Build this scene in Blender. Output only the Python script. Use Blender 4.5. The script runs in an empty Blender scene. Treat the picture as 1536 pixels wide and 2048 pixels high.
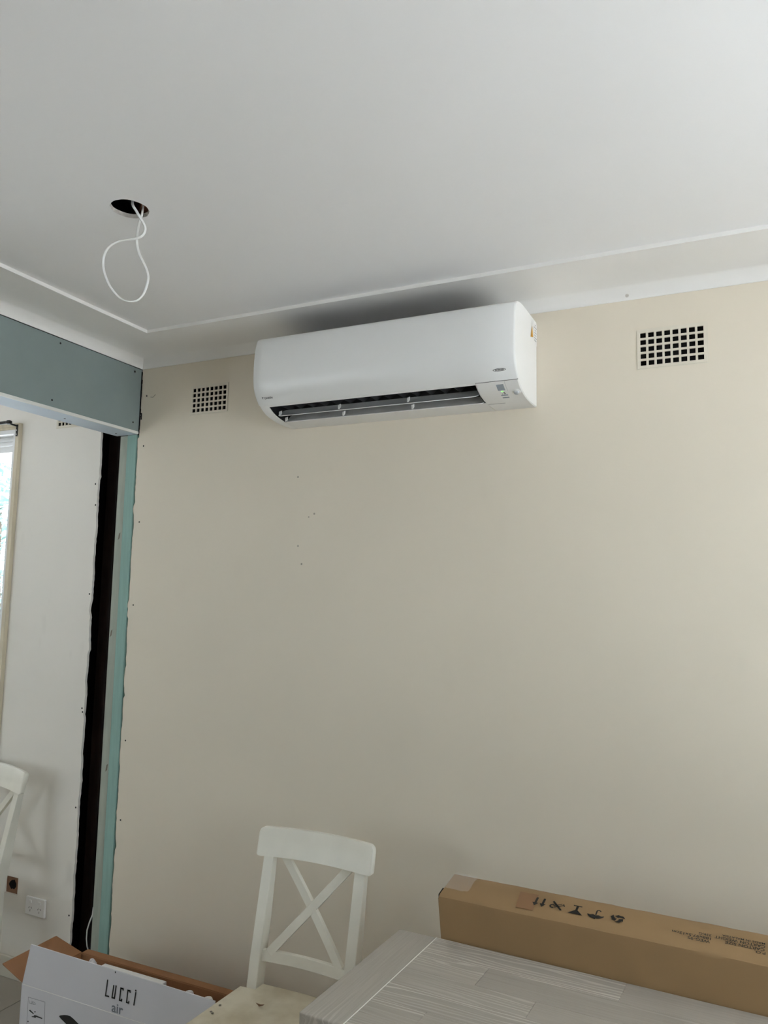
import bpy, bmesh, math, random
from mathutils import Vector, Matrix

random.seed(7)
SC = bpy.context.scene
COL = SC.collection

# ------------------------------------------------------------------ camera
EYE = Vector((0.0, 0.0, 1.67))
F_PX = 1540.0
C_R = Vector((0.9039102873610879, 0.4272877593071691, 0.019270784858278888))
C_U = Vector((0.03113420344432939, -0.11066440872696573, 0.993370046869241))
C_F = Vector((-0.42658745150166155, 0.8973174239851636, 0.11333396152057752))
cam = bpy.data.cameras.new('camera')
cam.sensor_fit = 'VERTICAL'; cam.sensor_height = 36.0
cam.lens = F_PX / 2048.0 * 36.0
cam.clip_start = 0.02
cam_o = bpy.data.objects.new('camera', cam); COL.objects.link(cam_o)
m = Matrix((C_R, C_U, -C_F)).transposed().to_4x4(); m.translation = EYE
cam_o.matrix_world = m
SC.camera = cam_o

# ------------------------------------------------------------------ world, light, exposure
SKY = 2.6
SUN = 26.0
world = bpy.data.worlds.new('overcast_sky'); SC.world = world
world.use_nodes = True
bgn = world.node_tree.nodes['Background']
bgn.inputs[0].default_value = (0.85, 0.92, 1.0, 1); bgn.inputs[1].default_value = SKY
SC.view_settings.view_transform = 'Standard'; SC.view_settings.look = 'None'
SC.view_settings.gamma = 1.0; SC.view_settings.use_curve_mapping = False
SC.view_settings.exposure = 1.22
SC.cycles.use_denoising = True
SC.cycles.max_bounces = 12; SC.cycles.diffuse_bounces = 8; SC.cycles.transparent_max_bounces = 12
SC.cycles.sample_clamp_indirect = 6.0


sun = bpy.data.lights.new('sun', 'SUN'); sun.energy = SUN; sun.angle = math.radians(0.6); sun.color = (1.0, 0.94, 0.95)
sun_o = bpy.data.objects.new('sun', sun); COL.objects.link(sun_o)
sun_o.rotation_euler = Vector((-0.12, -0.36, -0.92)).to_track_quat('-Z', 'Y').to_euler()


def portal(name, loc, rot, sx, sy):
    """a sky portal in a window opening: guides daylight sampling, gives off no light itself"""
    l = bpy.data.lights.new(name, 'AREA'); l.shape = 'RECTANGLE'; l.size = sx; l.size_y = sy
    l.cycles.is_portal = True
    o = bpy.data.objects.new(name, l); COL.objects.link(o); o.location = loc; o.rotation_euler = rot
    return o


# room dimensions (metres): floor z=0, X along the air-conditioner wall, Y towards it
D = 2.55            # face of the back wall
XL = -2.417         # face of the header on the left
XR = 1.35           # right wall
YF = -4.6           # wall behind the camera
XLL = -6.4          # far wall of the room on the left
ZC = 2.735           # ceiling
CT, CH = 0.247, 0.053   # cornice depth and drop
HB = 2.375          # underside of header
W2 = (0.05, 2.05, 0.95, 2.42)      # right-wall window: y0,y1,z0,z1
W1 = (-4.95, -3.182, 0.90, 2.455)   # left-room window: x0,x1,z0,z1
portal('sky_portal_right', (XR + 0.16, (W2[0] + W2[1]) / 2, (W2[2] + W2[3]) / 2), (0, math.radians(90), 0), W2[3] - W2[2], W2[1] - W2[0])
portal('sky_portal_left', ((W1[0] + W1[1]) / 2, D + 0.34, (W1[2] + W1[3]) / 2), (math.radians(-90), 0, 0), W1[1] - W1[0], W1[3] - W1[2])
YF2 = -2.3          # next room's unseen end wall, set nearer to brighten its back wall
W4 = (-6.3, -3.7, 0.9, 2.42)        # window in the next room's wall behind the camera


portal('sky_portal_far', ((W4[0] + W4[1]) / 2, YF2 - 0.16, (W4[2] + W4[3]) / 2), (math.radians(90), 0, 0), W4[1] - W4[0], W4[3] - W4[2])

# ------------------------------------------------------------------ photo pixel -> point on a known plane
def ray(x, y):
    return C_R * ((x - 768) / F_PX) - C_U * ((y - 1024) / F_PX) + C_F
def onY(x, y, Y=D):
    d = ray(x, y); return EYE + d * (Y / d.y)
def onX(x, y, X):
    d = ray(x, y); return EYE + d * (X / d.x)
def onZ(x, y, Z):
    d = ray(x, y); return EYE + d * ((Z - EYE.z) / d.z)
def onP(x, y, p0, n):
    d = ray(x, y); return EYE + d * ((p0 - EYE).dot(n) / d.dot(n))


# ------------------------------------------------------------------ materials
def mat(name, col, rough=0.6, var=0.0, scale=6.0, col2=None, bump=0.0, bscale=60.0, metal=0.0, spec=0.5, stretch=None, detail=5.0, ramp=(0.35, 0.65)):
    m = bpy.data.materials.new(name); m.use_nodes = True
    nt = m.node_tree; N = nt.nodes; L = nt.links
    b = N['Principled BSDF']
    b.inputs['Roughness'].default_value = rough; b.inputs['Metallic'].default_value = metal
    b.inputs['Specular IOR Level'].default_value = spec
    tc = N.new('ShaderNodeTexCoord'); mp = N.new('ShaderNodeMapping')
    L.new(tc.outputs['Object'], mp.inputs[0])
    if stretch: mp.inputs['Scale'].default_value = stretch
    c2 = col2 if col2 else tuple(max(0, c * (1 - var)) for c in col)
    nz = N.new('ShaderNodeTexNoise'); nz.inputs['Scale'].default_value = scale; nz.inputs['Detail'].default_value = detail
    L.new(mp.outputs[0], nz.inputs['Vector'])
    rp = N.new('ShaderNodeValToRGB')
    rp.color_ramp.elements[0].position = ramp[0]; rp.color_ramp.elements[1].position = ramp[1]
    rp.color_ramp.elements[0].color = (*c2, 1); rp.color_ramp.elements[1].color = (*col, 1)
    L.new(nz.outputs['Fac'], rp.inputs[0]); L.new(rp.outputs[0], b.inputs['Base Color'])
    if bump > 0:
        n2 = N.new('ShaderNodeTexNoise'); n2.inputs['Scale'].default_value = bscale; n2.inputs['Detail'].default_value = 4
        L.new(mp.outputs[0], n2.inputs['Vector'])
        bp = N.new('ShaderNodeBump'); bp.inputs['Strength'].default_value = bump; bp.inputs['Distance'].default_value = 0.004
        L.new(n2.outputs['Fac'], bp.inputs['Height']); L.new(bp.outputs[0], b.inputs['Normal'])
    return m

def srgb(r, g, b):
    f = lambda c: (c / 255) / 12.92 if c / 255 <= 0.04045 else ((c / 255 + 0.055) / 1.055) ** 2.4
    return (f(r), f(g), f(b))

def wall_mat(name, col, dirt):
    """painted plasterboard: faint mottling plus grubby smears of their own shape"""
    m = mat(name, col, 0.55, 0.03, 1.6, bump=0.03, bscale=180)
    nt = m.node_tree; N = nt.nodes; L = nt.links; b = N['Principled BSDF']
    base = b.inputs['Base Color'].links[0].from_socket
    tc = [n for n in N if n.type == 'TEX_COORD'][0]
    mp = N.new('ShaderNodeMapping'); mp.inputs['Scale'].default_value = (1.0, 1.0, 0.45)
    L.new(tc.outputs['Object'], mp.inputs[0])
    nz = N.new('ShaderNodeTexNoise'); nz.inputs['Scale'].default_value = 7.0; nz.inputs['Detail'].default_value = 3; nz.inputs['Roughness'].default_value = 0.45
    L.new(mp.outputs[0], nz.inputs['Vector'])
    rp = N.new('ShaderNodeValToRGB'); rp.color_ramp.elements[0].position = 0.66; rp.color_ramp.elements[1].position = 0.78
    L.new(nz.outputs['Fac'], rp.inputs[0])
    mx = N.new('ShaderNodeMix'); mx.data_type = 'RGBA'; mx.inputs['B'].default_value = (col[0] * 0.6, col[1] * 0.6, col[2] * 0.58, 1)
    mu = N.new('ShaderNodeMath'); mu.operation = 'MULTIPLY'; mu.inputs[1].default_value = dirt
    L.new(rp.outputs[0], mu.inputs[0]); L.new(mu.outputs[0], mx.inputs['Factor'])
    L.new(base, mx.inputs['A']); L.new(mx.outputs['Result'], b.inputs['Base Color'])
    return m

def oak_mat(name, axis):
    """white-washed oak: pale grain lines running along one axis"""
    m = bpy.data.materials.new(name); m.use_nodes = True
    nt = m.node_tree; N = nt.nodes; L = nt.links; b = N['Principled BSDF']
    b.inputs['Roughness'].default_value = 0.5
    tc = N.new('ShaderNodeTexCoord'); inf = N.new('ShaderNodeObjectInfo')
    add = N.new('ShaderNodeVectorMath'); add.operation = 'ADD'
    cmb = N.new('ShaderNodeCombineXYZ')
    mul = N.new('ShaderNodeMath'); mul.operation = 'MULTIPLY'; mul.inputs[1].default_value = 9.0
    L.new(inf.outputs['Random'], mul.inputs[0])
    for k in range(3): L.new(mul.outputs[0], cmb.inputs[k])
    L.new(tc.outputs['Object'], add.inputs[0]); L.new(cmb.outputs[0], add.inputs[1])
    mp = N.new('ShaderNodeMapping'); L.new(add.outputs[0], mp.inputs[0])
    mp.inputs['Scale'].default_value = (0.10, 1, 1) if axis == 'x' else (1, 0.10, 1)
    wv = N.new('ShaderNodeTexWave'); wv.wave_type = 'BANDS'; wv.bands_direction = 'Y' if axis == 'x' else 'X'
    wv.inputs['Scale'].default_value = 22; wv.inputs['Distortion'].default_value = 14; wv.inputs['Detail'].default_value = 2.5
    wv.inputs['Detail Scale'].default_value = 1.1
    L.new(mp.outputs[0], wv.inputs['Vector'])
    mp2 = N.new('ShaderNodeMapping'); L.new(add.outputs[0], mp2.inputs[0])
    mp2.inputs['Scale'].default_value = (0.03, 1, 1) if axis == 'x' else (1, 0.03, 1)
    fine = N.new('ShaderNodeTexNoise'); fine.inputs['Scale'].default_value = 260; fine.inputs['Detail'].default_value = 3
    L.new(mp2.outputs[0], fine.inputs['Vector'])
    big = N.new('ShaderNodeTexNoise'); big.inputs['Scale'].default_value = 5; L.new(mp.outputs[0], big.inputs['Vector'])
    msk = N.new('ShaderNodeValToRGB'); msk.color_ramp.elements[0].position = 0.47; msk.color_ramp.elements[1].position = 0.63
    L.new(big.outputs['Fac'], msk.inputs[0])
    rw = N.new('ShaderNodeValToRGB'); rw.color_ramp.elements[0].position = 0.62; rw.color_ramp.elements[1].position = 0.95
    L.new(wv.outputs['Fac'], rw.inputs[0])
    g = N.new('ShaderNodeMath'); g.operation = 'MULTIPLY'; L.new(rw.outputs[0], g.inputs[0]); L.new(msk.outputs[0], g.inputs[1])
    r1 = N.new('ShaderNodeValToRGB'); r1.color_ramp.elements[0].position = 0.35; r1.color_ramp.elements[1].position = 0.62
    r1.color_ramp.elements[0].color = (*srgb(163, 156, 146), 1); r1.color_ramp.elements[1].color = (*srgb(171, 164, 154), 1)
    L.new(fine.outputs['Fac'], r1.inputs[0])
    mx = N.new('ShaderNodeMix'); mx.data_type = 'RGBA'; L.new(g.outputs[0], mx.inputs['Factor'])
    L.new(r1.outputs[0], mx.inputs['A']); mx.inputs['B'].default_value = (*srgb(204, 199, 189), 1)
    tn = N.new('ShaderNodeHueSaturation'); L.new(mx.outputs['Result'], tn.inputs['Color'])
    mr = N.new('ShaderNodeMapRange'); mr.inputs['To Min'].default_value = 0.93; mr.inputs['To Max'].default_value = 1.04
    L.new(inf.outputs['Random'], mr.inputs['Value']); L.new(mr.outputs[0], tn.inputs['Value'])
    L.new(tn.outputs[0], b.inputs['Base Color'])
    bp = N.new('ShaderNodeBump'); bp.inputs['Strength'].default_value = 0.25; bp.inputs['Distance'].default_value = 0.002
    L.new(fine.outputs['Fac'], bp.inputs['Height']); L.new(bp.outputs[0], b.inputs['Normal'])
    return m

def glass_mat(name):
    m = bpy.data.materials.new(name); m.use_nodes = True
    nt = m.node_tree; N = nt.nodes; L = nt.links
    for n in list(N): N.remove(n)
    out = N.new('ShaderNodeOutputMaterial'); mix = N.new('ShaderNodeMixShader')
    t = N.new('ShaderNodeBsdfTransparent'); t.inputs[0].default_value = (0.93, 0.97, 0.97, 1)
    g = N.new('ShaderNodeBsdfGlossy'); g.inputs['Roughness'].default_value = 0.02
    mix.inputs[0].default_value = 0.06
    L.new(t.outputs[0], mix.inputs[1]); L.new(g.outputs[0], mix.inputs[2]); L.new(mix.outputs[0], out.inputs[0])
    return m

def clear_mat(name, amount, rough, tint=(1, 1, 1)):
    m = bpy.data.materials.new(name); m.use_nodes = True
    nt = m.node_tree; N = nt.nodes; L = nt.links; b = N['Principled BSDF']
    b.inputs['Base Color'].default_value = (*tint, 1); b.inputs['Roughness'].default_value = rough
    out = N['Material Output']; mix = N.new('ShaderNodeMixShader'); t = N.new('ShaderNodeBsdfTransparent')
    nz = N.new('ShaderNodeTexNoise'); nz.inputs['Scale'].default_value = 40
    mr = N.new('ShaderNodeMapRange'); mr.inputs['To Min'].default_value = amount * 0.3; mr.inputs['To Max'].default_value = amount * 1.7
    L.new(nz.outputs['Fac'], mr.inputs['Value']); L.new(mr.outputs[0], mix.inputs[0])
    L.new(t.outputs[0], mix.inputs[1]); L.new(b.outputs[0], mix.inputs[2]); L.new(mix.outputs[0], out.inputs[0])
    return m

def glow_mat(name, col, e):
    m = mat(name, col, 0.4); b = m.node_tree.nodes['Principled BSDF']
    b.inputs['Emission Color'].default_value = (*col, 1); b.inputs['Emission Strength'].default_value = e
    return m

M = {}
M['cream'] = wall_mat('cream_paint', srgb(224, 214, 197), 0.06)
M['cream2'] = wall_mat('off_white_paint', srgb(229, 224, 216), 0.30)
M['ceil'] = mat('ceiling_white', srgb(236, 235, 235), 0.6, 0.02, 1.3, bump=0.02, bscale=140)
M['cornice'] = mat('cornice_white', srgb(234, 232, 229), 0.5, 0.03, 2.0, bump=0.02, bscale=90)
M['green'] = mat('green_plasterboard', srgb(132, 144, 143), 0.75, 0.05, 9, bump=0.03, bscale=300)
M['greenlit'] = mat('window_lit_plasterboard', srgb(205, 217, 230), 0.75, 0.04, 9)  # pale blue puts the window light into the soffit board's colour
M['bead'] = mat('galvanised_bead', srgb(226, 226, 222), 0.4, 0.05, 20)
M['teal'] = mat('teal_treated_pine', srgb(143, 177, 169), 0.7, 0.12, 8, stretch=(8, 8, 0.6), bump=0.05, bscale=60)
M['greygreen'] = mat('pale_treated_pine', srgb(166, 172, 160), 0.7, 0.14, 7, stretch=(6, 6, 0.8), bump=0.05, bscale=60)
M['darkwood'] = mat('dark_stained_hardwood', srgb(40, 21, 15), 0.7, 0.5, 12, stretch=(5, 5, 0.5), bump=0.1, bscale=40)
M['cavity'] = mat('shaded_cavity', srgb(16, 13, 12), 0.95, 0.5, 12)  # near-black colour stands in for deep shade inside gaps and voids
M['rust'] = mat('old_ceiling_timber', srgb(136, 84, 60), 0.8, 0.35, 9, stretch=(1, 6, 6))
M['plaster'] = mat('raw_plaster_edge', srgb(214, 208, 200), 0.9, 0.2, 90, bump=0.3, bscale=200)
M['screw'] = mat('dark_screw', srgb(46, 42, 40), 0.45, 0.3, 60, metal=0.5)
M['ventw'] = mat('painted_vent', srgb(222, 214, 198), 0.5, 0.06, 18)
M['acw'] = mat('white_ac_plastic', srgb(229, 228, 226), 0.42, 0.01, 4)
M['acp'] = mat('white_ac_panel', srgb(226, 226, 225), 0.32, 0.01, 4)
M['acg'] = mat('grey_louver_plastic', srgb(224, 224, 223), 0.5, 0.03, 6)
M['acd'] = mat('black_ac_inside', srgb(22, 22, 24), 0.6, 0.3, 14)
M['acv'] = mat('dark_vane_plastic', srgb(52, 52, 54), 0.6, 0.1, 14)
M['logo'] = mat('logo_grey', srgb(70, 72, 76), 0.4)
M['disp'] = mat('display_grey', srgb(150, 158, 166), 0.2)
M['led'] = glow_mat('green_led', (0.35, 0.9, 0.25), 0.35)
M['eye'] = mat('sensor_lens', srgb(178, 180, 184), 0.12)
M['ink'] = mat('black_ink', srgb(32, 28, 24), 0.7, 0.2, 60)
M['inkgrey'] = mat('grey_ink', srgb(110, 114, 122), 0.7)
M['orange'] = mat('orange_ink', srgb(200, 150, 60), 0.6)
M['cable'] = mat('white_cable', srgb(228, 228, 226), 0.45, 0.03, 20)
M['gpo'] = mat('white_switch_plastic', srgb(232, 230, 228), 0.3, 0.01, 5)
M['chair'] = mat('white_chair_paint', srgb(226, 222, 210), 0.33, 0.05, 14, bump=0.02, bscale=120)
M['seat'] = mat('worn_seat_paint', srgb(214, 205, 184), 0.4, 0.0, 9, col2=srgb(188, 176, 150), bump=0.02, bscale=120)
M['brownbox'] = mat('brown_carton', srgb(152, 122, 85), 0.75, 0.08, 5, bump=0.04, bscale=160)
M['brownin'] = mat('carton_inside', srgb(150, 104, 68), 0.8, 0.1, 8, bump=0.05, bscale=140)
M['browntape'] = mat('brown_tape', srgb(136, 98, 64), 0.35, 0.06, 12)
M['cleartape'] = clear_mat('clear_tape', 0.13, 0.12)
M['whitebox'] = mat('white_printed_carton', srgb(204, 203, 209), 0.5, 0.03, 5)
M['foam'] = mat('white_foam', srgb(232, 230, 228), 0.85, 0.05, 120)
M['bag'] = clear_mat('plastic_bag', 0.55, 0.25)
M['tile'] = mat('beige_floor_tile', srgb(172, 165, 155), 0.3, 0.08, 5, bump=0.01, bscale=40)
M['grout'] = mat('dark_grout', srgb(92, 84, 74), 0.9, 0.2, 40)
M['skirt'] = mat('skirting_paint', srgb(216, 210, 196), 0.45, 0.05, 6)
M['winw'] = mat('white_window_frame', srgb(236, 236, 236), 0.35, 0.03, 8)
M['arch'] = mat('cream_architrave', srgb(214, 202, 178), 0.45, 0.12, 9, stretch=(5, 5, 0.7))
M['black'] = mat('black_metal', srgb(30, 29, 29), 0.4, 0.1, 30, metal=0.3)
M['glass'] = glass_mat('window_glass')
M['oakx'] = oak_mat('whitewashed_oak', 'x'); M['oaky'] = oak_mat('whitewashed_oak_end', 'y')
M['oaklight'] = mat('limed_joint', srgb(236, 234, 226), 0.6)
M['leaf'] = mat('garden_leaf', srgb(150, 182, 176), 0.5, 0.4, 3); M['bark'] = mat('bark', srgb(96, 84, 74), 0.9, 0.3, 12)  # leaf colour paled and blued to imitate overexposed daylight
M['grass'] = mat('pale_paving', srgb(182, 184, 186), 0.9, 0.2, 2)
M['brick'] = mat('timber_backing', srgb(150, 112, 88), 0.8, 0.2, 20)
M['wallspot'] = mat('faint_spot', srgb(168, 160, 146), 0.8, 0.1, 30)
M['stain'] = mat('dark_stain', srgb(120, 112, 100), 0.8, 0.2, 30)
M['chip'] = mat('bare_timber_chip', srgb(128, 92, 62), 0.8, 0.3, 60)


# ------------------------------------------------------------------ mesh helpers
class MB:
    def __init__(s): s.v = []; s.f = []
    def add(s, vs, fs):
        o = len(s.v); s.v += [tuple(p) for p in vs]; s.f += [tuple(i + o for i in f) for f in fs]; return s
    def box(s, x0, x1, y0, y1, z0, z1):
        return s.add([(x0, y0, z0), (x1, y0, z0), (x1, y1, z0), (x0, y1, z0), (x0, y0, z1), (x1, y0, z1), (x1, y1, z1), (x0, y1, z1)],
                     [(0, 3, 2, 1), (4, 5, 6, 7), (0, 1, 5, 4), (1, 2, 6, 5), (2, 3, 7, 6), (3, 0, 4, 7)])
    def beam(s, a, b, side, w, t):
        """bar from a to b; w across 'side', t across the third axis"""
        a = Vector(a); b = Vector(b); d = (b - a).normalized(); sd = Vector(side); sd = (sd - d * sd.dot(d)).normalized(); th = d.cross(sd)
        vs = []
        for p in (a, b):
            for i, j in ((-1, -1), (1, -1), (1, 1), (-1, 1)): vs.append(p + sd * (i * w / 2) + th * (j * t / 2))
        return s.add(vs, [(0, 3, 2, 1), (4, 5, 6, 7), (0, 1, 5, 4), (1, 2, 6, 5), (2, 3, 7, 6), (3, 0, 4, 7)])
    def prism(s, poly, off):
        n = len(poly); off = Vector(off); vs = [Vector(p) for p in poly]; vs += [p + off for p in vs]
        return s.add(vs, [tuple(range(n))[::-1], tuple(range(n, 2 * n))] + [(i, (i + 1) % n, n + (i + 1) % n, n + i) for i in range(n)])
    def rings(s, rs, close=True, caps=True):
        n = len(rs[0]); o = len(s.v)
        for r in rs: s.v += [tuple(p) for p in r]
        for k in range(len(rs) - 1):
            for i in range(n if close else n - 1):
                j = (i + 1) % n; s.f.append((o + k * n + i, o + k * n + j, o + (k + 1) * n + j, o + (k + 1) * n + i))
        if caps and close:
            s.f.append(tuple(o + i for i in range(n))[::-1]); e = o + (len(rs) - 1) * n; s.f.append(tuple(e + i for i in range(n)))
        return s
    def tube(s, pts, r, seg=10, flat=None, up=None):
        """round tube, or a flat strip-like cable when flat=(half width, half thickness)"""
        pts = [Vector(p) for p in pts]; rs = []; prev = None
        for i, p in enumerate(pts):
            d = (pts[min(i + 1, len(pts) - 1)] - pts[max(i - 1, 0)]).normalized()
            if prev is None:
                a = Vector(up) if up else (Vector((0, 0, 1)) if abs(d.z) < 0.9 else Vector((1, 0, 0)))
            else: a = prev
            if up and flat: a = Vector(up)
            a = (a - d * a.dot(d)).normalized(); prev = a; c = d.cross(a)
            ra, rb = flat if flat else (r[i] if isinstance(r, (list, tuple)) else r,) * 2
            rs.append([p + a * (math.cos(t) * ra) + c * (math.sin(t) * rb) for t in (2 * math.pi * k / seg for k in range(seg))])
        return s.rings(rs)
    def lathe(s, prof, origin, axis=(0, 0, 1), seg=20):
        ax = Vector(axis).normalized(); a = ax.orthogonal().normalized(); c = ax.cross(a); o = Vector(origin)
        return s.rings([[o + ax * h + (a * math.cos(2 * math.pi * k / seg) + c * math.sin(2 * math.pi * k / seg)) * max(r, 1e-5) for k in range(seg)] for r, h in prof])
    def plate(s, u0, u1, v0, v1, holes, w0, w1, axis='Y'):
        """flat slab with rectangular holes; axis = its thin direction"""
        mp = {'Y': lambda u, v, w: (u, w, v), 'X': lambda u, v, w: (w, u, v), 'Z': lambda u, v, w: (u, v, w)}[axis]
        us = sorted({u0, u1, *[h[k] for h in holes for k in (0, 1) if u0 < h[k] < u1]})
        vs = sorted({v0, v1, *[h[k] for h in holes for k in (2, 3) if v0 < h[k] < v1]})
        def solid(i, j):
            if not (0 <= i < len(us) - 1 and 0 <= j < len(vs) - 1): return False
            cu = (us[i] + us[i + 1]) / 2; cv = (vs[j] + vs[j + 1]) / 2
            return not any(h[0] < cu < h[1] and h[2] < cv < h[3] for h in holes)
        for i in range(len(us) - 1):
            for j in range(len(vs) - 1):
                if not solid(i, j): continue
                a, b, c, d = us[i], us[i + 1], vs[j], vs[j + 1]
                for w in (w0, w1): s.add([mp(a, c, w), mp(b, c, w), mp(b, d, w), mp(a, d, w)], [(0, 1, 2, 3)])
                if not solid(i - 1, j): s.add([mp(a, c, w0), mp(a, d, w0), mp(a, d, w1), mp(a, c, w1)], [(0, 1, 2, 3)])
                if not solid(i + 1, j): s.add([mp(b, c, w0), mp(b, d, w0), mp(b, d, w1), mp(b, c, w1)], [(0, 1, 2, 3)])
                if not solid(i, j - 1): s.add([mp(a, c, w0), mp(b, c, w0), mp(b, c, w1), mp(a, c, w1)], [(0, 1, 2, 3)])
                if not solid(i, j + 1): s.add([mp(a, d, w0), mp(b, d, w0), mp(b, d, w1), mp(a, d, w1)], [(0, 1, 2, 3)])
        return s
    def build(s, name, m, parent=None, bevel=0, smooth=None, seg=2, origin=None, weld=False):
        me = bpy.data.meshes.new(name)
        vs = s.v if origin is None else [tuple(Vector(p) - Vector(origin)) for p in s.v]
        me.from_pydata(vs, [], s.f); me.update()
        bm = bmesh.new(); bm.from_mesh(me)
        if weld: bmesh.ops.remove_doubles(bm, verts=bm.verts, dist=1e-5)
        bmesh.ops.recalc_face_normals(bm, faces=bm.faces); bm.to_mesh(me); bm.free()
        me.materials.append(m if not isinstance(m, str) else M[m])
        if smooth is not None:
            me.shade_smooth(); me.set_sharp_from_angle(angle=math.radians(smooth))
        o = bpy.data.objects.new(name, me); COL.objects.link(o)
        if origin is not None: o.location = origin
        if parent is not None:
            o.parent = parent
            if origin is None: pass
        if bevel:
            b = o.modifiers.new('bevel', 'BEVEL'); b.width = bevel; b.segments = seg; b.limit_method = 'ANGLE'; b.angle_limit = math.radians(35)
            b.harden_normals = False
        return o

def tag(o, label, cat, group=None):
    o['label'] = label; o['category'] = cat
    if group: o['group'] = group
    return o
def struct(o, label=None):
    o['kind'] = 'structure'
    if label: o['label'] = label
    return o
def empty(name, loc=(0, 0, 0), rz=0.0):
    o = bpy.data.objects.new(name, None); COL.objects.link(o); o.location = loc; o.rotation_euler = (0, 0, rz); o.empty_display_size = 0.05
    return o
def text_mesh(body, size, map_fn, space=1.0, bold=0.0, align='LEFT', shear=0.0):
    """flat lettering; map_fn turns its (x,y) into a point in the scene"""
    c = bpy.data.curves.new('t', 'FONT'); c.body = body; c.size = size; c.space_character = space; c.offset = bold; c.align_x = align; c.shear = shear
    c.resolution_u = 4
    o = bpy.data.objects.new('t', c); COL.objects.link(o); bpy.context.view_layer.update()
    me = bpy.data.meshes.new_from_object(o.evaluated_get(bpy.context.evaluated_depsgraph_get()))
    mb = MB(); mb.add([map_fn(v.co.x, v.co.y) for v in me.vertices], [tuple(p.vertices) for p in me.polygons])
    bpy.data.objects.remove(o); bpy.data.curves.remove(c); bpy.data.meshes.remove(me)
    return mb
def disc(mb, c, n, r, h=0.0006, seg=10):
    return mb.lathe([(r, 0), (r, h * 0.6), (r * 0.7, h)], c, n, seg)
def copy_tree(o, parent=None):
    c = o.copy(); COL.objects.link(c); c.parent = parent
    for ch in o.children: copy_tree(ch, c)
    return c


# ================================================================== SETTING
# floor: tiles laid on grout
fl = MB().box(XLL, XR, YF, D + 0.25, -0.05, -0.003).build('floor', 'grout'); struct(fl)
TX, TY = 0.6, 0.6
tile0 = None
ix = math.floor((XLL + 2.773) / TX)
x = -2.773 + ix * TX
while x < XR:
    y = D + 0.15 - TY
    while y > YF - TY:
        x0, x1 = max(x + 0.002, XLL), min(x + TX - 0.002, XR); y0, y1 = max(y + 0.002, YF), min(y + TY - 0.002, D + 0.1)
        if x1 - x0 > 0.02 and y1 - y0 > 0.02:
            full = x1 - x0 > TX - 0.005 and y1 - y0 > TY - 0.005
            if full and tile0 is not None:
                t = bpy.data.objects.new('tile', tile0.data); COL.objects.link(t)
            else:
                t = MB().box(-(x1 - x0) / 2, (x1 - x0) / 2, -(y1 - y0) / 2, (y1 - y0) / 2, -0.01, 0).build('tile', 'tile')
                if full: tile0 = t
            t.location = ((x0 + x1) / 2, (y0 + y1) / 2, 0); t.parent = fl
        y -= TY
    x += TX

# vents: right, left of the air conditioner, and one in the next room
VENTS = [(-0.309, -0.098, 2.431, 2.560), (-2.136, -1.942, 2.437, 2.560), (-2.925, -2.731, 2.442, 2.565)]
CUT = (-3.055, -2.972, 0.340, 0.413)       # old outlet cut-out in the next room's wall

rj = random.Random(3)
def jag(z, base, amp):
    return base + amp * (0.5 * math.sin(z * 23.0) + 0.35 * math.sin(z * 61.0 + 1.0)) + rj.uniform(-amp, amp) * 0.5

def jag_strip(mb, edge, base, amp, z0, z1, ya, yb, step=0.014):
    """torn plasterboard edge between x=edge (straight) and x~base (ragged)"""
    z = z0; rows = []
    bite = 0.0
    while z < z1 + 1e-6:
        if rj.random() < 0.06: bite = rj.uniform(-1, 1) * amp * 2.2
        rows.append((z, jag(z, base, amp) + bite)); bite *= 0.55; z += step
    rows.append((z1, base))
    for (za, xa), (zb, xb) in zip(rows, rows[1:]):
        for yy in (ya, yb): mb.add([(xa, yy, za), (edge, yy, za), (edge, yy, zb), (xb, yy, zb)], [(0, 1, 2, 3)])
        mb.add([(xa, ya, za), (xb, ya, zb), (xb, yb, zb), (xa, yb, za)], [(0, 1, 2, 3)])
    return mb

SH = 0.011   # plasterboard thickness
mb = MB().plate(-2.37, XR + 0.1, 0, ZC, VENTS[:2], D, D + SH)
jag_strip(mb, -2.37, -2.4215, 0.0030, 0.0, 2.36, D, D + SH)
jag_strip(mb, -2.37, -2.4150, 0.0015, 2.36, 2.70, D, D + SH)
wb = struct(mb.build('wall_back', 'cream'))
mb = MB().plate(XLL, -2.69, 0, ZC, [VENTS[2], CUT, (W1[0], W1[1], W1[2], W1[3])], D, D + SH)
jag_strip(mb, -2.69, -2.641, 0.0030, 0.0, 2.70, D, D + SH)
wbl = struct(mb.build('wall_back_left', 'cream2'))
# dark sheet behind the plasterboard, its black painting in cavity shade
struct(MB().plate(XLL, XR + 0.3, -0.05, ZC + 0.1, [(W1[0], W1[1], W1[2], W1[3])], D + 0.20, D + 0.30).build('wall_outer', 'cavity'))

# studs standing where the old dividing wall met the back wall
st = MB().box(-2.4788, -2.4275, D - 0.004, D + 0.086, 0, HB - 0.001).build('pine_stud', 'teal', bevel=0.002)
tag(st, 'teal treated pine stud standing right against the torn cream wall edge', 'stud')
st = MB().box(-2.5265, -2.4802, D + 0.003, D + 0.093, 0, HB - 0.001).build('pine_stud', 'greygreen', bevel=0.002)
tag(st, 'pale grey green pine stud beside the dark wall gap', 'stud')
for px, py in ((238, 1072), (222, 1266), (213, 1535)):
    p = onY(px, py, D + 0.0026)
    MB().add([p + Vector((-0.006, 0, -0.018)), p + Vector((0.004, 0, -0.010)), p + Vector((0.007, 0, 0.016)), p + Vector((-0.001, 0, 0.010))], [(0, 1, 2, 3)]).build('knot_mark', 'stain', st)
st = MB().box(-2.675, -2.612, D + 0.085, D + 0.175, 0, HB + 0.3).build('hardwood_stud', 'darkwood', bevel=0.002)
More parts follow.
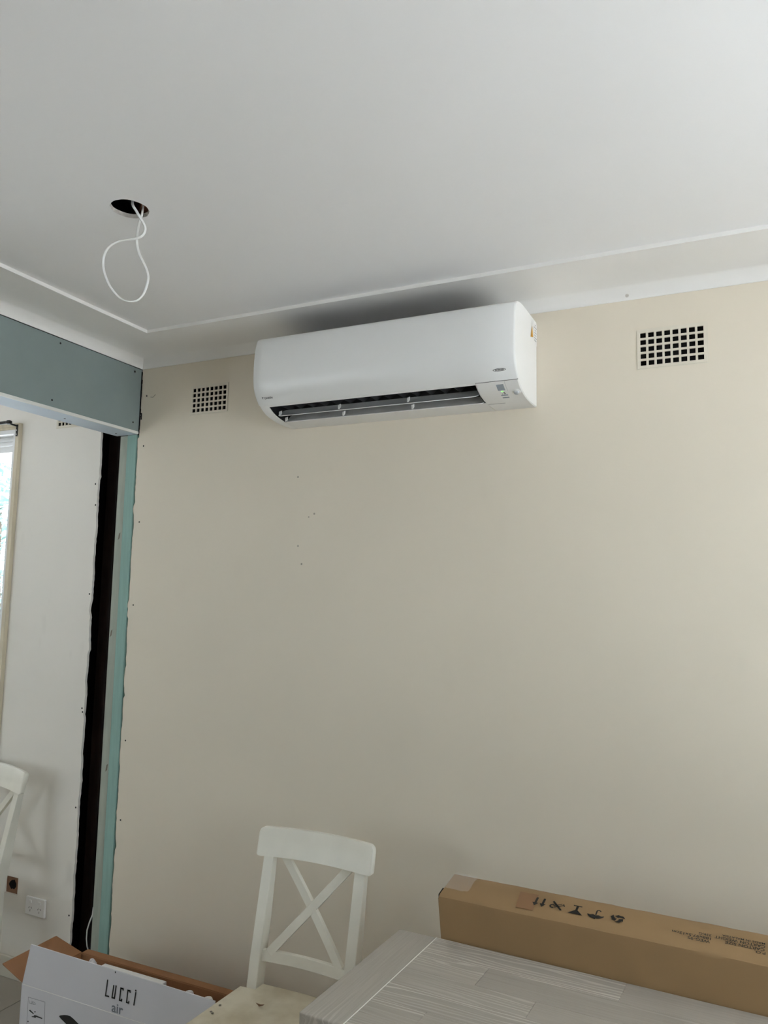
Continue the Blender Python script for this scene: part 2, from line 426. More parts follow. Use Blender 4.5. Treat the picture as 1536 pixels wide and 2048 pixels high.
tag(st, 'dark brown hardwood stud inside the narrow wall gap', 'stud')

# header over the opening
hd = MB().box(XL - 0.116, XL - 0.010, YF, D - 0.003, HB + 0.010, ZC).build('wall_left', 'cavity'); struct(hd)
MB().box(XL - 0.010, XL - 0.0005, -1.0, D - 0.004, HB + 0.010, 2.6655).build('green_panel', 'green', hd)['label'] = 'grey green moisture-resistant plasterboard face of the header'
MB().box(XL - 0.126, XL - 0.006, -1.0, D - 0.002, HB, HB + 0.010).build('soffit_panel', 'greenlit', hd)
MB().box(XL - 0.126, XL - 0.116, -1.0, D - 0.002, HB + 0.010, ZC).build('rear_panel', 'green', hd)
MB().box(XL - 0.006, XL + 0.001, -1.0, D - 0.0035, HB - 0.001, HB + 0.0115).build('corner_bead', 'bead', hd, bevel=0.0015)
for px, py in ((121, 686.5), (104, 800), (270, 743), (266, 844.5)):
    p = onX(px, py, XL); disc(MB(), p, (1, 0, 0), 0.0042, 0.0012).build('screw', 'screw', hd)
for px, py in ((129.5, 837), (232, 866.5)):
    p = onZ(px, py, HB); disc(MB(), p, (0, 0, -1), 0.0042, 0.0012).build('screw', 'screw', hd)
MB().box(XL - 0.126, XL, YF, -1.0, 0, HB + 0.01).build('nib_panel', 'cream', hd)
# dark ragged crack between header and wall
mb = MB(); rz = random.Random(5)
z = HB + 0.02
while z < 2.655:
    w = rz.uniform(0.001, 0.0045); h = rz.uniform(0.008, 0.02)
    mb.box(XL - 0.0004, XL + w, D - 0.0045, D - 0.0005, z, z + h); z += h
mb.box(XL, XL + 0.011, D - 0.0018, D - 0.0003, 2.465, 2.469).box(XL, XL + 0.011, D - 0.0018, D - 0.0003, 2.452, 2.456).box(XL + 0.006, XL + 0.011, D - 0.0018, D - 0.0003, 2.44, 2.47)
mb.build('crack', 'cavity', hd)
# fixings and scars along the torn edges
for px, py in ((278.5, 1044), (266.5, 1210), (251, 1481), (241, 1640), (293.5, 792), (287, 892)):
    disc(MB(), onY(px, py, D), (0, -1, 0), 0.0036, 0.0008).build('screw', 'screw', wb)
for px, py in ((191, 968), (191, 1010), (179, 1188), (164, 1416.5), (165, 1424), (151.5, 1615), (138, 1831)):
    disc(MB(), onY(px, py, D), (0, -1, 0), 0.0040, 0.0008).build('screw', 'screw', wbl)
for px, py, r in ((596, 954, 0.0042), (628.5, 1027.5, 0.004), (603, 1128, 0.0042), (617.5, 1034, 0.003), (596, 1092, 0.004)):
    disc(MB(), onY(px, py, D), (0, -1, 0), r, 0.0005).build('stain_spot', 'wallspot', wb)
# hairline cracks near the left corner
for pl in ([(301, 794), (306, 794.5), (311, 789)], [(367, 727), (369, 723), (371, 724), (374, 722.5), (377, 726)], [(300, 736.5), (315, 734.5), (335, 732)]):
    MB().tube([onY(px, py, D - 0.0004) for px, py in pl], 0.0009, 6).build('hairline_crack', 'stain', wb)

# remaining shell
struct(MB().plate(YF, D + 0.3, 0, ZC + 0.05, [W2], XR, XR + 0.25, 'X').build('wall_right', 'cream'))
struct(MB().plate(XL - 0.126, XR + 0.25, 0, ZC + 0.05, [], YF - 0.25, YF).build('wall_front', 'cream'))
struct(MB().plate(XLL - 0.2, XL - 0.126, 0, ZC + 0.05, [W4], YF2 - 0.25, YF2).build('wall_front_left', 'cream2'))
struct(MB().plate(YF, D + 0.3, 0, ZC + 0.05, [], XLL - 0.2, XLL, 'X').build('wall_left_far', 'cream2'))

# ceiling with the round hole cut for the fan
hc = onZ(259.5, 418, ZC); HR = 0.052
hs = 0.12
mb = MB().plate(XLL, XR + 0.2, YF - 0.2, D + 0.3, [(hc.x - hs, hc.x + hs, hc.y - hs, hc.y + hs)], ZC, ZC + 0.012, 'Z')
rc = random.Random(11); n = 40
circ = [(hc.x + HR * math.cos(2 * math.pi * k / n) + rc.uniform(-.001, .001), hc.y + HR * math.sin(2 * math.pi * k / n) + rc.uniform(-.001, .001)) for k in range(n)]
def sq(k):
    a = 2 * math.pi * k / n; c, s_ = math.cos(a), math.sin(a); q = hs / max(abs(c), abs(s_)); return (hc.x + c * q, hc.y + s_ * q)
for k in range(n):
    j = (k + 1) % n; a, b = circ[k], circ[j]; c, d = sq(j), sq(k)
    for z in (ZC, ZC + 0.012): mb.add([(*a, z), (*b, z), (*c, z), (*d, z)], [(0, 1, 2, 3)])
ce = struct(mb.build('ceiling', 'ceil'))
mb = MB()
for k in range(n):
    j = (k + 1) % n; a, b = circ[k], circ[j]
    za, zb = ZC + 0.010 + rc.uniform(0, .004), ZC + 0.011
    mb.add([(*a, ZC - 0.0003), (*b, ZC - 0.0003), (*b, ZC + 0.012), (*a, ZC + 0.012)], [(0, 1, 2, 3)])
mb.build('hole_edge', 'plaster', ce)
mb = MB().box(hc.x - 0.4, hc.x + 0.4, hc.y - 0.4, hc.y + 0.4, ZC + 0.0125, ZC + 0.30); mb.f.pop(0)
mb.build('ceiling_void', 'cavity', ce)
a = math.radians(-38); dv = Vector((math.cos(a), math.sin(a), 0)); nv = Vector((-dv.y, dv.x, 0))
MB().beam(hc + nv * 0.055 - dv * 0.3 + Vector((0, 0, 0.062)), hc + nv * 0.055 + dv * 0.3 + Vector((0, 0, 0.062)), nv, 0.045, 0.07).build('ceiling_batten', 'rust', ce)

# cove cornice, swept round the room with mitred corners
prof = [(CT, ZC), (CT, ZC - 0.013), (CT - 0.006, ZC - 0.014), (0.17, ZC - 0.0150), (0.095, ZC - 0.018)]
for k in range(1, 13):
    a = math.pi / 2 * k / 12; prof.append((0.004 + 0.091 * (1 - math.sin(a)), ZC - 0.018 - (CH - 0.004) * (1 - math.cos(a))))
prof.append((0.0, prof[-1][1]))
mb = MB(); rs = []
for f in (lambda t: (XL + t, YF), lambda t: (XL + t, D - t), lambda t: (XR - t, D - t), lambda t: (XR - t, YF)):
    rs.append([(*f(t), z) for t, z in prof])
mb.rings(rs, close=False, caps=False)
cor = struct(mb.build('trim_1', 'cornice', smooth=30))
disc(MB(), onY(1254, 591, D - 0.03) , (0, -0.8, -0.6), 0.006, 0.002).build('filler_spot', 'plaster', cor)
disc(MB(), onX(279.5, 726.5, XL + 0.005), (1, 0, 0), 0.004, 0.001).build('screw', 'screw', cor)

# skirting
struct(MB().box(XLL, -2.66, D - 0.014, D - 0.0005, 0, 0.088).build('baseboard_left', 'skirt', bevel=0.003))
struct(MB().box(-2.40, XR, D - 0.014, D - 0.0005, 0, 0.088).build('baseboard_back', 'skirt', bevel=0.003))

# ------------------------------------------------------------------ windows
w = struct(MB().plate(W1[0] - 0.036, W1[1] + 0.028, W1[2] - 0.036, W1[3] + 0.028, [W1], D - 0.016, D - 0.0005).build('window_1', 'arch', bevel=0.002))
MB().plate(W1[0] - 0.036, W1[1] + 0.028, W1[2] - 0.036, W1[3] + 0.028, [(W1[0] - 0.016, W1[1] + 0.012, W1[2] - 0.016, W1[3] + 0.012)], D - 0.021, D - 0.016).build('architrave_fillet', 'arch', w, bevel=0.0015)
MB().plate(W1[0], W1[1], W1[2], W1[3], [(W1[0] + 0.018, W1[1] - 0.018, W1[2] + 0.02, W1[3] - 0.02)], D - 0.012, D + 0.30).build('window_lining', 'winw', w)
X0, X1, Z0, Z1 = W1[0] + 0.018, W1[1] - 0.018, W1[2] + 0.02, W1[3] - 0.02
MB().plate(X0, X1, Z0, Z1, [(X0 + 0.045, -4.09, Z0 + 0.06, Z1 - 0.075), (-4.045, X1 - 0.020, Z0 + 0.06, Z1 - 0.075)], D + 0.05, D + 0.09).build('sash_frame', 'winw', w, bevel=0.003)
MB().box(X0, X1, D + 0.040, D + 0.052, Z1 - 0.022, Z1 - 0.012).build('blind_rail', 'winw', w)
MB().box(X0, X1, D + 0.030, D + 0.050, Z1 - 0.046, Z1 - 0.034).build('blind_rail', 'winw', w)
MB().box(X0 + 0.04, -4.08, D + 0.068, D + 0.072, Z0 + 0.05, Z1 - 0.07).build('pane', 'glass', w)
MB().box(-4.05, X1 - 0.015, D + 0.068, D + 0.072, Z0 + 0.05, Z1 - 0.07).build('pane', 'glass', w)
p = onY(1, 1524, D - 0.012)
MB().tube([p + Vector(q) for q in ((-0.05, -0.01, 0.0), (-0.005, -0.012, 0.004), (0.004, -0.014, 0.001), (0.006, -0.014, -0.012))], 0.0035, 8).build('window_hook', 'black', w)

w = struct(MB().plate(W2[0] - 0.06, W2[1] + 0.06, W2[2] - 0.06, W2[3] + 0.06, [W2], XR - 0.016, XR - 0.0005, 'X').build('window_2', 'skirt', bevel=0.003))
MB().plate(W2[0], W2[1], W2[2], W2[3], [(W2[0] + 0.05, 1.02, W2[2] + 0.05, W2[3] - 0.05), (1.07, W2[1] - 0.05, W2[2] + 0.05, W2[3] - 0.05)], XR + 0.08, XR + 0.12, 'X').build('sash_frame', 'winw', w, bevel=0.003)
MB().box(XR + 0.098, XR + 0.102, W2[0] + 0.04, 1.03, W2[2] + 0.04, W2[3] - 0.04).build('pane', 'glass', w)
MB().box(XR + 0.098, XR + 0.102, 1.06, W2[1] - 0.04, W2[2] + 0.04, W2[3] - 0.04).build('pane', 'glass', w)
for n_, WW in (('window_3', W4),):
    xm = (WW[0] + WW[1]) / 2
    w = struct(MB().plate(WW[0], WW[1], WW[2], WW[3], [(WW[0] + 0.05, xm - 0.025, WW[2] + 0.05, WW[3] - 0.05), (xm + 0.025, WW[1] - 0.05, WW[2] + 0.05, WW[3] - 0.05)], YF2 - 0.12, YF2 - 0.07).build(n_, 'winw', bevel=0.003))
    MB().box(WW[0] + 0.04, xm - 0.02, YF2 - 0.097, YF2 - 0.093, WW[2] + 0.04, WW[3] - 0.04).build('pane', 'glass', w)
    MB().box(xm + 0.02, WW[1] - 0.04, YF2 - 0.097, YF2 - 0.093, WW[2] + 0.04, WW[3] - 0.04).build('pane', 'glass', w)

# outdoors
struct(MB().box(-30, 30, -30, 30, -0.45, -0.35).build('ground', 'grass'))
struct(MB().box(XR + 0.26, XR + 0.95, YF - 0.9, D + 0.31, 2.62, 2.70).build('added_eave_right', 'winw', bevel=0.004))  # unseen eave added to hide sky from the right window
struct(MB().box(XLL - 0.6, XR + 0.9, D + 0.32, D + 0.85, 2.62, 2.70).box(XLL - 0.6, XR + 0.9, D + 0.84, D + 0.90, 2.52, 2.70).build('roof_eave', 'winw', bevel=0.004))
def tree(px, py, Y, R, label, seed):
    c = onY(px, py, Y); t = empty('garden_tree', (c.x, Y, -0.35)); rt = random.Random(seed)
    tag(t, label, 'tree')
    h = c.z + 0.35
    MB().tube([(0, 0, 0), (0.05, 0.03, h * 0.4), (-0.03, 0, h * 0.8), (0, 0, h)], [0.10, 0.08, 0.05, 0.02], 8).build('trunk', 'bark', t)
    mb = MB()
    for k in range(2600):
        v = Vector((rt.gauss(0, 1), rt.gauss(0, 1), rt.gauss(0, 1))).normalized() * R * rt.random() ** 0.45
        v.z *= 1.25
        q = Vector((0, 0, h)) + v; a = Vector((rt.uniform(-1, 1), rt.uniform(-1, 1), rt.uniform(-.6, .6))).normalized() * 0.055; b = a.cross(Vector((rt.uniform(-1, 1), rt.uniform(-1, 1), 1))).normalized() * 0.026
        mb.add([q - a, q + b, q + a, q - b], [(0, 1, 2, 3)])
    mb.build('foliage', 'leaf', t)['kind'] = 'stuff'
tree(2, 1010, 5.6, 1.05, 'loose leafy garden tree seen through the window pane', 1)


# ================================================================== VENTS
def vent(v, label, seed):
    x0, x1, z0, z1 = v; t = empty('wall_vent', ((x0 + x1) / 2, D, z0)); rt = random.Random(seed)
    tag(t, label, 'vent')
    w, h = x1 - x0, z1 - z0; bx, bz = 0.0065, 0.0065; nx, nz = 8, 5
    px, pz = (w - 2 * bx) / nx, (h - 2 * bz) / nz; holes = []
    for i in range(nx):
        for j in range(nz):
            cx = -w / 2 + bx + (i + .5) * px; cz = bz + (j + .5) * pz
            a, b = px * 0.35, pz * 0.355; holes.append((cx - a, cx + a + 0.0006, cz - b, cz + b))
    MB().plate(-w / 2, w / 2, 0, h, holes, -0.0025, 0.0035).build('grille', 'ventw', t, bevel=0.0007, weld=True)
    mb = MB().box(-w / 2, w / 2, 0.03, 0.032, 0, h); mb.build('cavity_back', 'cavity', t)  # black sheet painting in the shade behind the grille
    mb = MB(); mb.plate(-w / 2 - 0.003, w / 2 + 0.003, -0.003, h + 0.003, [(-w / 2 - 0.0005, w / 2 + 0.0005, -0.0005, h + 0.0005)], -0.0006, 0.011)
    mb.build('surround', 'ventw', t)
    return t
vent(VENTS[0], 'square-holed wall vent on the cream wall beyond the air conditioner control end', 1)
vent(VENTS[1], 'square-holed wall vent between the air conditioner and the green header', 2)
vent(VENTS[2], 'square-holed wall vent partly hidden behind the green header, near the window', 3)


# ================================================================== AIR CONDITIONER
AX0, AX1 = -1.622, -0.641
ctrl = [(0.001, 2.637), (.10, 2.637), (.184, 2.636), (.23, 2.629), (.256, 2.615), (.267, 2.59), (.272, 2.564), (.2755, 2.52), (.2755, 2.457), (.266, 2.418), (.248, 2.391), (.223, 2.367), (.185, 2.348), (.137, 2.3375), (.079, 2.333), (0.001, 2.335)]
def catmull(P, m=6):
    out = []
    for i in range(len(P) - 1):
        p0 = Vector(P[max(i - 1, 0)]); p1 = Vector(P[i]); p2 = Vector(P[i + 1]); p3 = Vector(P[min(i + 2, len(P) - 1)])
        for k in range(m):
            t = k / m; out.append(0.5 * ((2 * p1) + (p2 - p0) * t + (2 * p0 - 5 * p1 + 4 * p2 - p3) * t * t + (3 * p1 - p0 - 3 * p2 + p3) * t ** 3))
    out.append(Vector(P[-1])); return out
AP = catmull(ctrl); AS = [0.0]
for a, b in zip(AP, AP[1:]): AS.append(AS[-1] + (b - a).length)
def P(s, off=0.0):
    """point of the casing's side profile at arc length s (from the top rear edge), pushed out by off"""
    s = min(max(s, 0), AS[-1] - 1e-6); i = max(k for k in range(len(AS) - 1) if AS[k] <= s)
    t = (s - AS[i]) / (AS[i + 1] - AS[i]); p = AP[i].lerp(AP[i + 1], t); d = (AP[min(i + 2, len(AP) - 1)] - AP[max(i - 1, 0)]).normalized()
    nrm = Vector((-d.y, d.x)); p = p + nrm * off
    return p
def PW(x, s, off=0.0):
    p = P(s, off); return Vector((x, D - p.x, p.y))
SEND = AS[-1] - 1e-5
ac = empty('air_conditioner', ((AX0 + AX1) / 2, D, 2.335)); ACO = Vector(ac.location)
tag(ac, 'white split-system air conditioner mounted high on the cream wall', 'air conditioner')
def acb(mb, name, m, bevel=0, smooth=None, parent=None, weld=False):
    o = mb.build(name, m, None, bevel=bevel, smooth=smooth, weld=weld)
    o.parent = parent or ac
    if parent is None: o.matrix_parent_inverse = Matrix.Translation(-ACO)     # its parent's children already sit in world space
    return o
def srange(a, b, n): return [a + (b - a) * k / n for k in range(n + 1)]
SO0, SO1 = 0.527, 0.641
OX0, OX1 = -1.582, -0.787
def block(mb, x0, x1, lip=0.004):
    ss = srange(0, SEND, 90); ring = lambda x, o: [PW(x, s, o) for s in ss]
    mb.rings([ring(x0, -0.003), ring(x0 + 0.004, 0), ring(x1 - 0.004, 0), ring(x1, -0.003)])
mb = MB(); block(mb, AX0, OX0); block(mb, OX1, AX1)
for a, b in ((0.245, SO0), (SO1, SEND)):
    n_ = 40; ss = srange(a, b, n_)
    mb.rings([[PW(OX0 - 0.003, s) for s in ss], [PW(OX1 + 0.003, s) for s in ss]], close=False, caps=False)
ss = srange(0, 0.235, 10)
mb.rings([[PW(OX0 - 0.003, s, -0.012) for s in ss], [PW(OX1 + 0.003, s, -0.012) for s in ss]], close=False, caps=False)
acb(mb, 'casing', 'acw', smooth=32)
# air intake in the top, unseen; widened and blackened to darken the cornice
mb = MB().box(OX0, OX1, D - 0.215, D - 0.005, 2.622, 2.628); flt = acb(mb, 'intake_filter', 'acd')
for k in range(10):
    yy = D - 0.012 - k * 0.021
    acb(MB().box(OX0, OX1, yy - 0.003, yy, 2.628, 2.6365), 'intake_slat', 'acd', parent=flt)
for k in range(7):
    xx = OX0 + (OX1 - OX0) * (k + 0.5) / 7
    acb(MB().box(xx - 0.002, xx + 0.002, D - 0.185, D - 0.008, 2.628, 2.635), 'intake_rib', 'acd', parent=flt)
# front panel, wrapped over the front with a rolled lower lip
def ring_panel(x, s0, s1, inset):
    ss = srange(s0, s1, 46)
    outer = [PW(x, s, 0.0035 - inset) for s in ss]; lip = [PW(x, s1 + 0.003, 0.000 - inset), PW(x, s1 + 0.001, -0.008)]
    inner = [PW(x, s, -0.004) for s in reversed(ss)]
    return outer + lip + inner
mb = MB()
S_T, S_B = 0.2635, 0.516
xs = [(AX0 - 0.0005, 0.005, 0.0045), (AX0 + 0.0015, 0.0022, 0.002), (AX0 + 0.005, 0.0, 0.0)] + [(OX0 + (OX1 - OX0) * k / 6, 0, 0) for k in range(7)] + [(AX1 - 0.005, 0.0, 0.0), (AX1 - 0.0015, 0.0022, 0.002), (AX1 + 0.0005, 0.005, 0.0045)]
mb.rings([ring_panel(x, S_T + e, S_B, i) for x, e, i in xs])
fp = acb(mb, 'front_panel', 'acp', smooth=40)
# outlet cavity, vanes and louvers
cv = [P(SO0), P(SO0) + Vector((-0.020, 0.022)), Vector((.165, 2.425)), Vector((.11, 2.435)), Vector((.06, 2.42)), Vector((.045, 2.385)), Vector((.075, 2.355)), P(SO1)]
mb = MB(); mb.rings([[(x, D - q.x, q.y) for q in cv] for x in (OX0, OX1)], close=False, caps=False)
for x in (OX0 + 0.0006, OX1 - 0.0006): mb.add([(x, D - q.x, q.y) for q in cv] + [PW(x, s, -0.001) for s in srange(SO1, SO0, 10)][1:-1], [tuple(range(len(cv) + 9))])
acb(mb, 'outlet_duct', 'acd', smooth=50)
for k in range(15):
    xx = OX0 + 0.033 + k * 0.0522; sl = 0.012
    q = [(.195, 2.376), (.15, 2.372), (.12, 2.395), (.135, 2.418), (.175, 2.405)]
    acb(MB().prism([(xx + sl * (0.19 - a) / 0.08, D - a, b) for a, b in q], (0.0016, 0, 0)), 'air_vane', 'acv')
def louver(a, b, name, x0, x1):
    a = Vector(a); b = Vector(b); d = (b - a); nrm = Vector((-d.y, d.x)).normalized()
    top, bot = [], []
    for k in range(9):
        t = k / 8; c = a + d * t + nrm * (0.004 * math.sin(math.pi * t)); th = 0.0030 * (1 - 0.55 * abs(2 * t - 1) ** 2)
        top.append(c + nrm * th); bot.append(c - nrm * th)
    pl = top + bot[::-1]
    mb = MB(); mb.rings([[(x, D - (q.x * k + (a.x + b.x) / 2 * (1 - k)), q.y * k + (a.y + b.y) / 2 * (1 - k)) for q in pl] for x, k in ((x0, 0.72), (x0 + 0.008, 0.95), (x0 + 0.016, 1), (x1 - 0.016, 1), (x1 - 0.008, 0.95), (x1, 0.72))])
    return acb(mb, name, 'acg', smooth=50)
l1 = louver((.1745, 2.3445), (.130, 2.3765), 'louver', OX0 + 0.004, OX1 - 0.008)
l2 = louver((.122, 2.3335), (.083, 2.3675), 'louver', OX0 + 0.006, OX1 - 0.002)
for xx, (dy, zz), l in ((-1.566, (.176, 2.354), l1), (-1.313, (.180, 2.356), l1), (-1.043, (.180, 2.356), l1), (-1.566, (.133, 2.341), l2), (-1.318, (.136, 2.342), l2), (-1.045, (.136, 2.342), l2)):
    mb = MB().prism([(xx - 0.0045, D - dy - 0.002, zz + 0.006), (xx + 0.0045, D - dy - 0.002, zz + 0.008), (xx + 0.0055, D - dy - 0.004, zz - 0.004), (xx + 0.001, D - dy - 0.005, zz - 0.011), (xx - 0.003, D - dy - 0.004, zz - 0.009)], (0.0, 0.008, 0.004))
    acb(mb, 'louver_clip', 'acw', bevel=0.001, parent=l)
# controls on the right shoulder
def patch(x0, x1, s0, s1, off, n_=6, skew=0.0):
    mb = MB(); ss = srange(s0, s1, n_)
    g = lambda x, o: [PW(x + skew * (s - s0), s, o) for s in ss]
    mb.rings([g(x0, off), g(x1, off)], close=False, caps=False)
    mb.rings([[PW(x0, s0, -0.002), PW(x1, s0, -0.002)], [PW(x0, s0, off), PW(x1, s0, off)]], close=False, caps=False)
    return mb
acb(patch(-0.7185, -0.6945, 0.534, 0.562, 0.0008), 'display', 'disp')
acb(patch(-0.7100, -0.7020, 0.5655, 0.5705, 0.0008), 'indicator_light', 'led')
for a, b, c, d in ((-.7045, -.6995, .573, .577), (-.7045, -.6985, .580, .5835), (-.7115, -.7085, .5815, .584)): acb(patch(a, b, c, d, 0.0008), 'button_mark', 'ink')
acb(patch(-0.7165, -0.6935, 0.589, 0.595, 0.0007), 'caption_plate', 'disp')
acb(patch(-0.7165, -0.6945, 0.606, 0.613, 0.0007), 'caption_plate', 'disp')
acb(patch(-0.781, -0.722, 0.6575, 0.6583, 0.0006), 'panel_seam', 'logo')
acb(patch(-0.6885, -0.6878, 0.523, 0.568, 0.0006), 'panel_seam', 'disp')
acb(patch(-0.784, -0.6425, 0.5185, 0.5200, 0.0008), 'panel_seam', 'logo')
e = PW(-0.661, 0.577); nv = (PW(-0.661, 0.577, 0.01) - e).normalized()
acb(MB().lathe([(0.0145, -0.003), (0.014, 0.0012), (0.0105, 0.003)], e, nv, 24), 'sensor_bezel', 'acw', smooth=40)
acb(MB().lathe([(0.0096, 0.001), (0.0092, 0.0045), (0.0068, 0.0078), (0.003, 0.0094), (0, 0.0097)], e, nv, 24), 'sensor_eye', 'eye', smooth=60)
# badges
f = lambda x, y: PW(-1.5835 + x, 0.4905 - y * 1.0, 0.0041)
acb(text_mesh('DAIKIN', 0.0105, f, bold=0.0003), 'brand_lettering', 'logo', parent=fp)
acb(MB().add([f(-0.0110, 0.0080), f(-0.0030, 0.0080), f(-0.0045, 0.0052), f(-0.0066, 0.0052), f(-0.0082, -0.001), f(-0.0092, 0.0048)], [tuple(range(6))]), 'brand_mark', 'logo', parent=fp)
cxm, csm = -0.695, 0.480
g = lambda x, y: PW(cxm + x, csm - y, 0.0041)
nE = 36; mb = MB(); outer = [g(0.0215 * math.cos(2 * math.pi * k / nE), 0.0046 * math.sin(2 * math.pi * k / nE)) for k in range(nE)]; inner = [g(0.0195 * math.cos(2 * math.pi * k / nE), 0.0034 * math.sin(2 * math.pi * k / nE)) for k in range(nE)]
mb.rings([outer, inner], caps=False); acb(mb, 'badge_oval', 'logo', parent=fp)
acb(text_mesh('INVERTER', 0.0064, lambda x, y: g(x, y - 0.0022), bold=0.0002, align='CENTER', shear=0.25), 'badge_lettering', 'logo', parent=fp)
# rating sticker on the right end
sx = AX1 + 0.0012
fS = lambda a, z: Vector((sx, D - a, z))
acb(MB().prism([fS(.002, 2.626), fS(.045, 2.632), fS(.048, 2.575), fS(.002, 2.548)], (0.0002, 0, 0)), 'sticker', 'foam')
acb(MB().prism([Vector((sx + .0003, D - a, z)) for a, z in ((.084, 2.558), (.052, 2.566), (.064, 2.602))], (0.0002, 0, 0)), 'warning_triangle', 'orange')
mb = MB(); rs_ = random.Random(2)
for k in range(7):
    zz = 2.618 - k * 0.009; mb.box(sx + .0002, sx + .0006, D - 0.040 + rs_.uniform(0, .012), D - 0.006 - rs_.uniform(0, .01), zz - 0.0022, zz)
acb(mb, 'sticker_print', 'inkgrey')


# ================================================================== CEILING CABLE LOOP
hv = Vector((C_F.x, C_F.y, 0)).normalized(); pc = hc.copy()
zp = [(590, 160), (640, 240), (700, 350), (770, 470), (830, 575), (858, 655), (842, 728), (795, 788), (715, 824), (600, 845), (480, 860), (370, 892), (270, 948), (200, 1022), (156, 1120), (138, 1230), (147, 1360), (182, 1480), (232, 1600), (302, 1712), (390, 1812), (490, 1880), (615, 1905), (720, 1883), (800, 1808), (850, 1725), (892, 1600), (908, 1490), (888, 1380), (838, 1260), (772, 1130), (733, 1020), (716, 900), (716, 780), (736, 640), (766, 520), (800, 420), (830, 330)]
pts = []
for k, (a, b) in enumerate(zp):
    t = k / (len(zp) - 1); dep = 0.030 * math.sin(2 * math.pi * t * 1.5) - 0.012 + 0.03 * t
    pts.append(onP(190 + a / 8.531, 380 + b / 8.531, pc + hv * dep, hv))
pts[0] = pts[0] + hv * 0.03 + Vector((0, 0, 0.03)); pts[-1] = pts[-1] + Vector((0, 0, 0.03))
dense = []
for i in range(len(pts) - 1):
    p0 = pts[max(i - 1, 0)]; p1 = pts[i]; p2 = pts[i + 1]; p3 = pts[min(i + 2, len(pts) - 1)]
    for k in range(3):
        t = k / 3; dense.append(0.5 * ((2 * p1) + (p2 - p0) * t + (2 * p0 - 5 * p1 + 4 * p2 - p3) * t * t + (3 * p1 - p0 - 3 * p2 + p3) * t ** 3))
dense.append(pts[-1])
def ribbon(points, wh, th, twist):
    rs = []
    for i, p in enumerate(points):
        d = (points[min(i + 1, len(points) - 1)] - points[max(i - 1, 0)]).normalized()
        a = hv - d * hv.dot(d); a.normalize(); b = d.cross(a); tw = twist(i / (len(points) - 1))
        u_ = a * math.cos(tw) + b * math.sin(tw); v_ = d.cross(u_)
        rs.append([p + u_ * (wh * math.copysign(abs(math.cos(q)) ** 0.6, math.cos(q))) + v_ * (th * math.copysign(abs(math.sin(q)) ** 0.6, math.sin(q))) for q in (2 * math.pi * k / 10 for k in range(10))])
    return MB().rings(rs)
cb = ribbon(dense, 0.0038, 0.0018, lambda t: 1.35 - 5.0 * t if t < 0.3 else (-0.15 + 0.9 * math.sin((t - 0.3) * 9))).build('power_cable', 'cable', smooth=60)
tag(cb, 'white flat cable looping down out of the round ceiling hole', 'cable')

# ================================================================== WALL FITTINGS (next room)
ox0, ox1, oz0, oz1 = -2.905, -2.789, 0.279, 0.354
t = empty('power_outlet', ((ox0 + ox1) / 2, D, oz0)); tag(t, 'white double power outlet low on the wall beside the dark gap', 'power outlet')
w_, h_ = ox1 - ox0, oz1 - oz0
cp = MB().box(-w_ / 2, w_ / 2, -0.011, 0, 0, h_).build('cover_plate', 'gpo', t, bevel=0.003)
for sx_ in (-1, 1):
    cx = sx_ * w_ * 0.235
    MB().box(cx - 0.0075, cx + 0.0075, -0.0145, -0.010, h_ * 0.70, h_ * 0.70 + 0.011).build('rocker_switch', 'gpo', cp, bevel=0.0015)
    for dx, dz, ang in ((-0.007, 0.0, 0.5), (0.007, 0.0, -0.5), (0.0, -0.012, 0.0)):
        s_, c_ = math.sin(ang), math.cos(ang); a = Vector((cx + dx, -0.0113, h_ * 0.43 + dz)); dv_ = Vector((s_, 0, c_)) * 0.0042
        MB().beam(a - dv_, a + dv_, (1, 0, 0), 0.0018, 0.0008).build('socket_slot', 'screw', cp)
# timber-backed cut-out
t = empty('wall_cutout', ((CUT[0] + CUT[1]) / 2, D, CUT[2])); tag(t, 'timber-backed cut-out with a rough black hole, behind the chair by the window', 'wall cutout')
cw, chh = CUT[1] - CUT[0], CUT[3] - CUT[2]
MB().box(-cw / 2 - 0.01, cw / 2 + 0.01, 0.0112, 0.020, -0.01, chh + 0.01).build('timber_backing', 'brick', t)
rr = random.Random(4); poly = [Vector((-0.002 + 0.023 * math.cos(a) * rr.uniform(.8, 1.15), 0.0108, chh / 2 + 0.021 * math.sin(a) * rr.uniform(.8, 1.15))) for a in (2 * math.pi * k / 16 for k in range(16))]
MB().prism(poly, (0, 0.001, 0)).build('rough_hole', 'cavity', t)
# grey cable in the gap
pp = [onY(a, b, D + 0.05) for a, b in ((187, 1815), (185, 1830), (179, 1845), (174.5, 1860), (173, 1878), (174.5, 1893), (178, 1906), (184, 1930), (187, 1960))]
cb = MB().tube(pp, 0.0062, 10, flat=(0.0065, 0.003), up=(0.8, -0.6, 0)).build('gap_cable', 'cable', smooth=60); tag(cb, 'white cable bowing out of the dark wall gap beside the pine studs', 'cable')

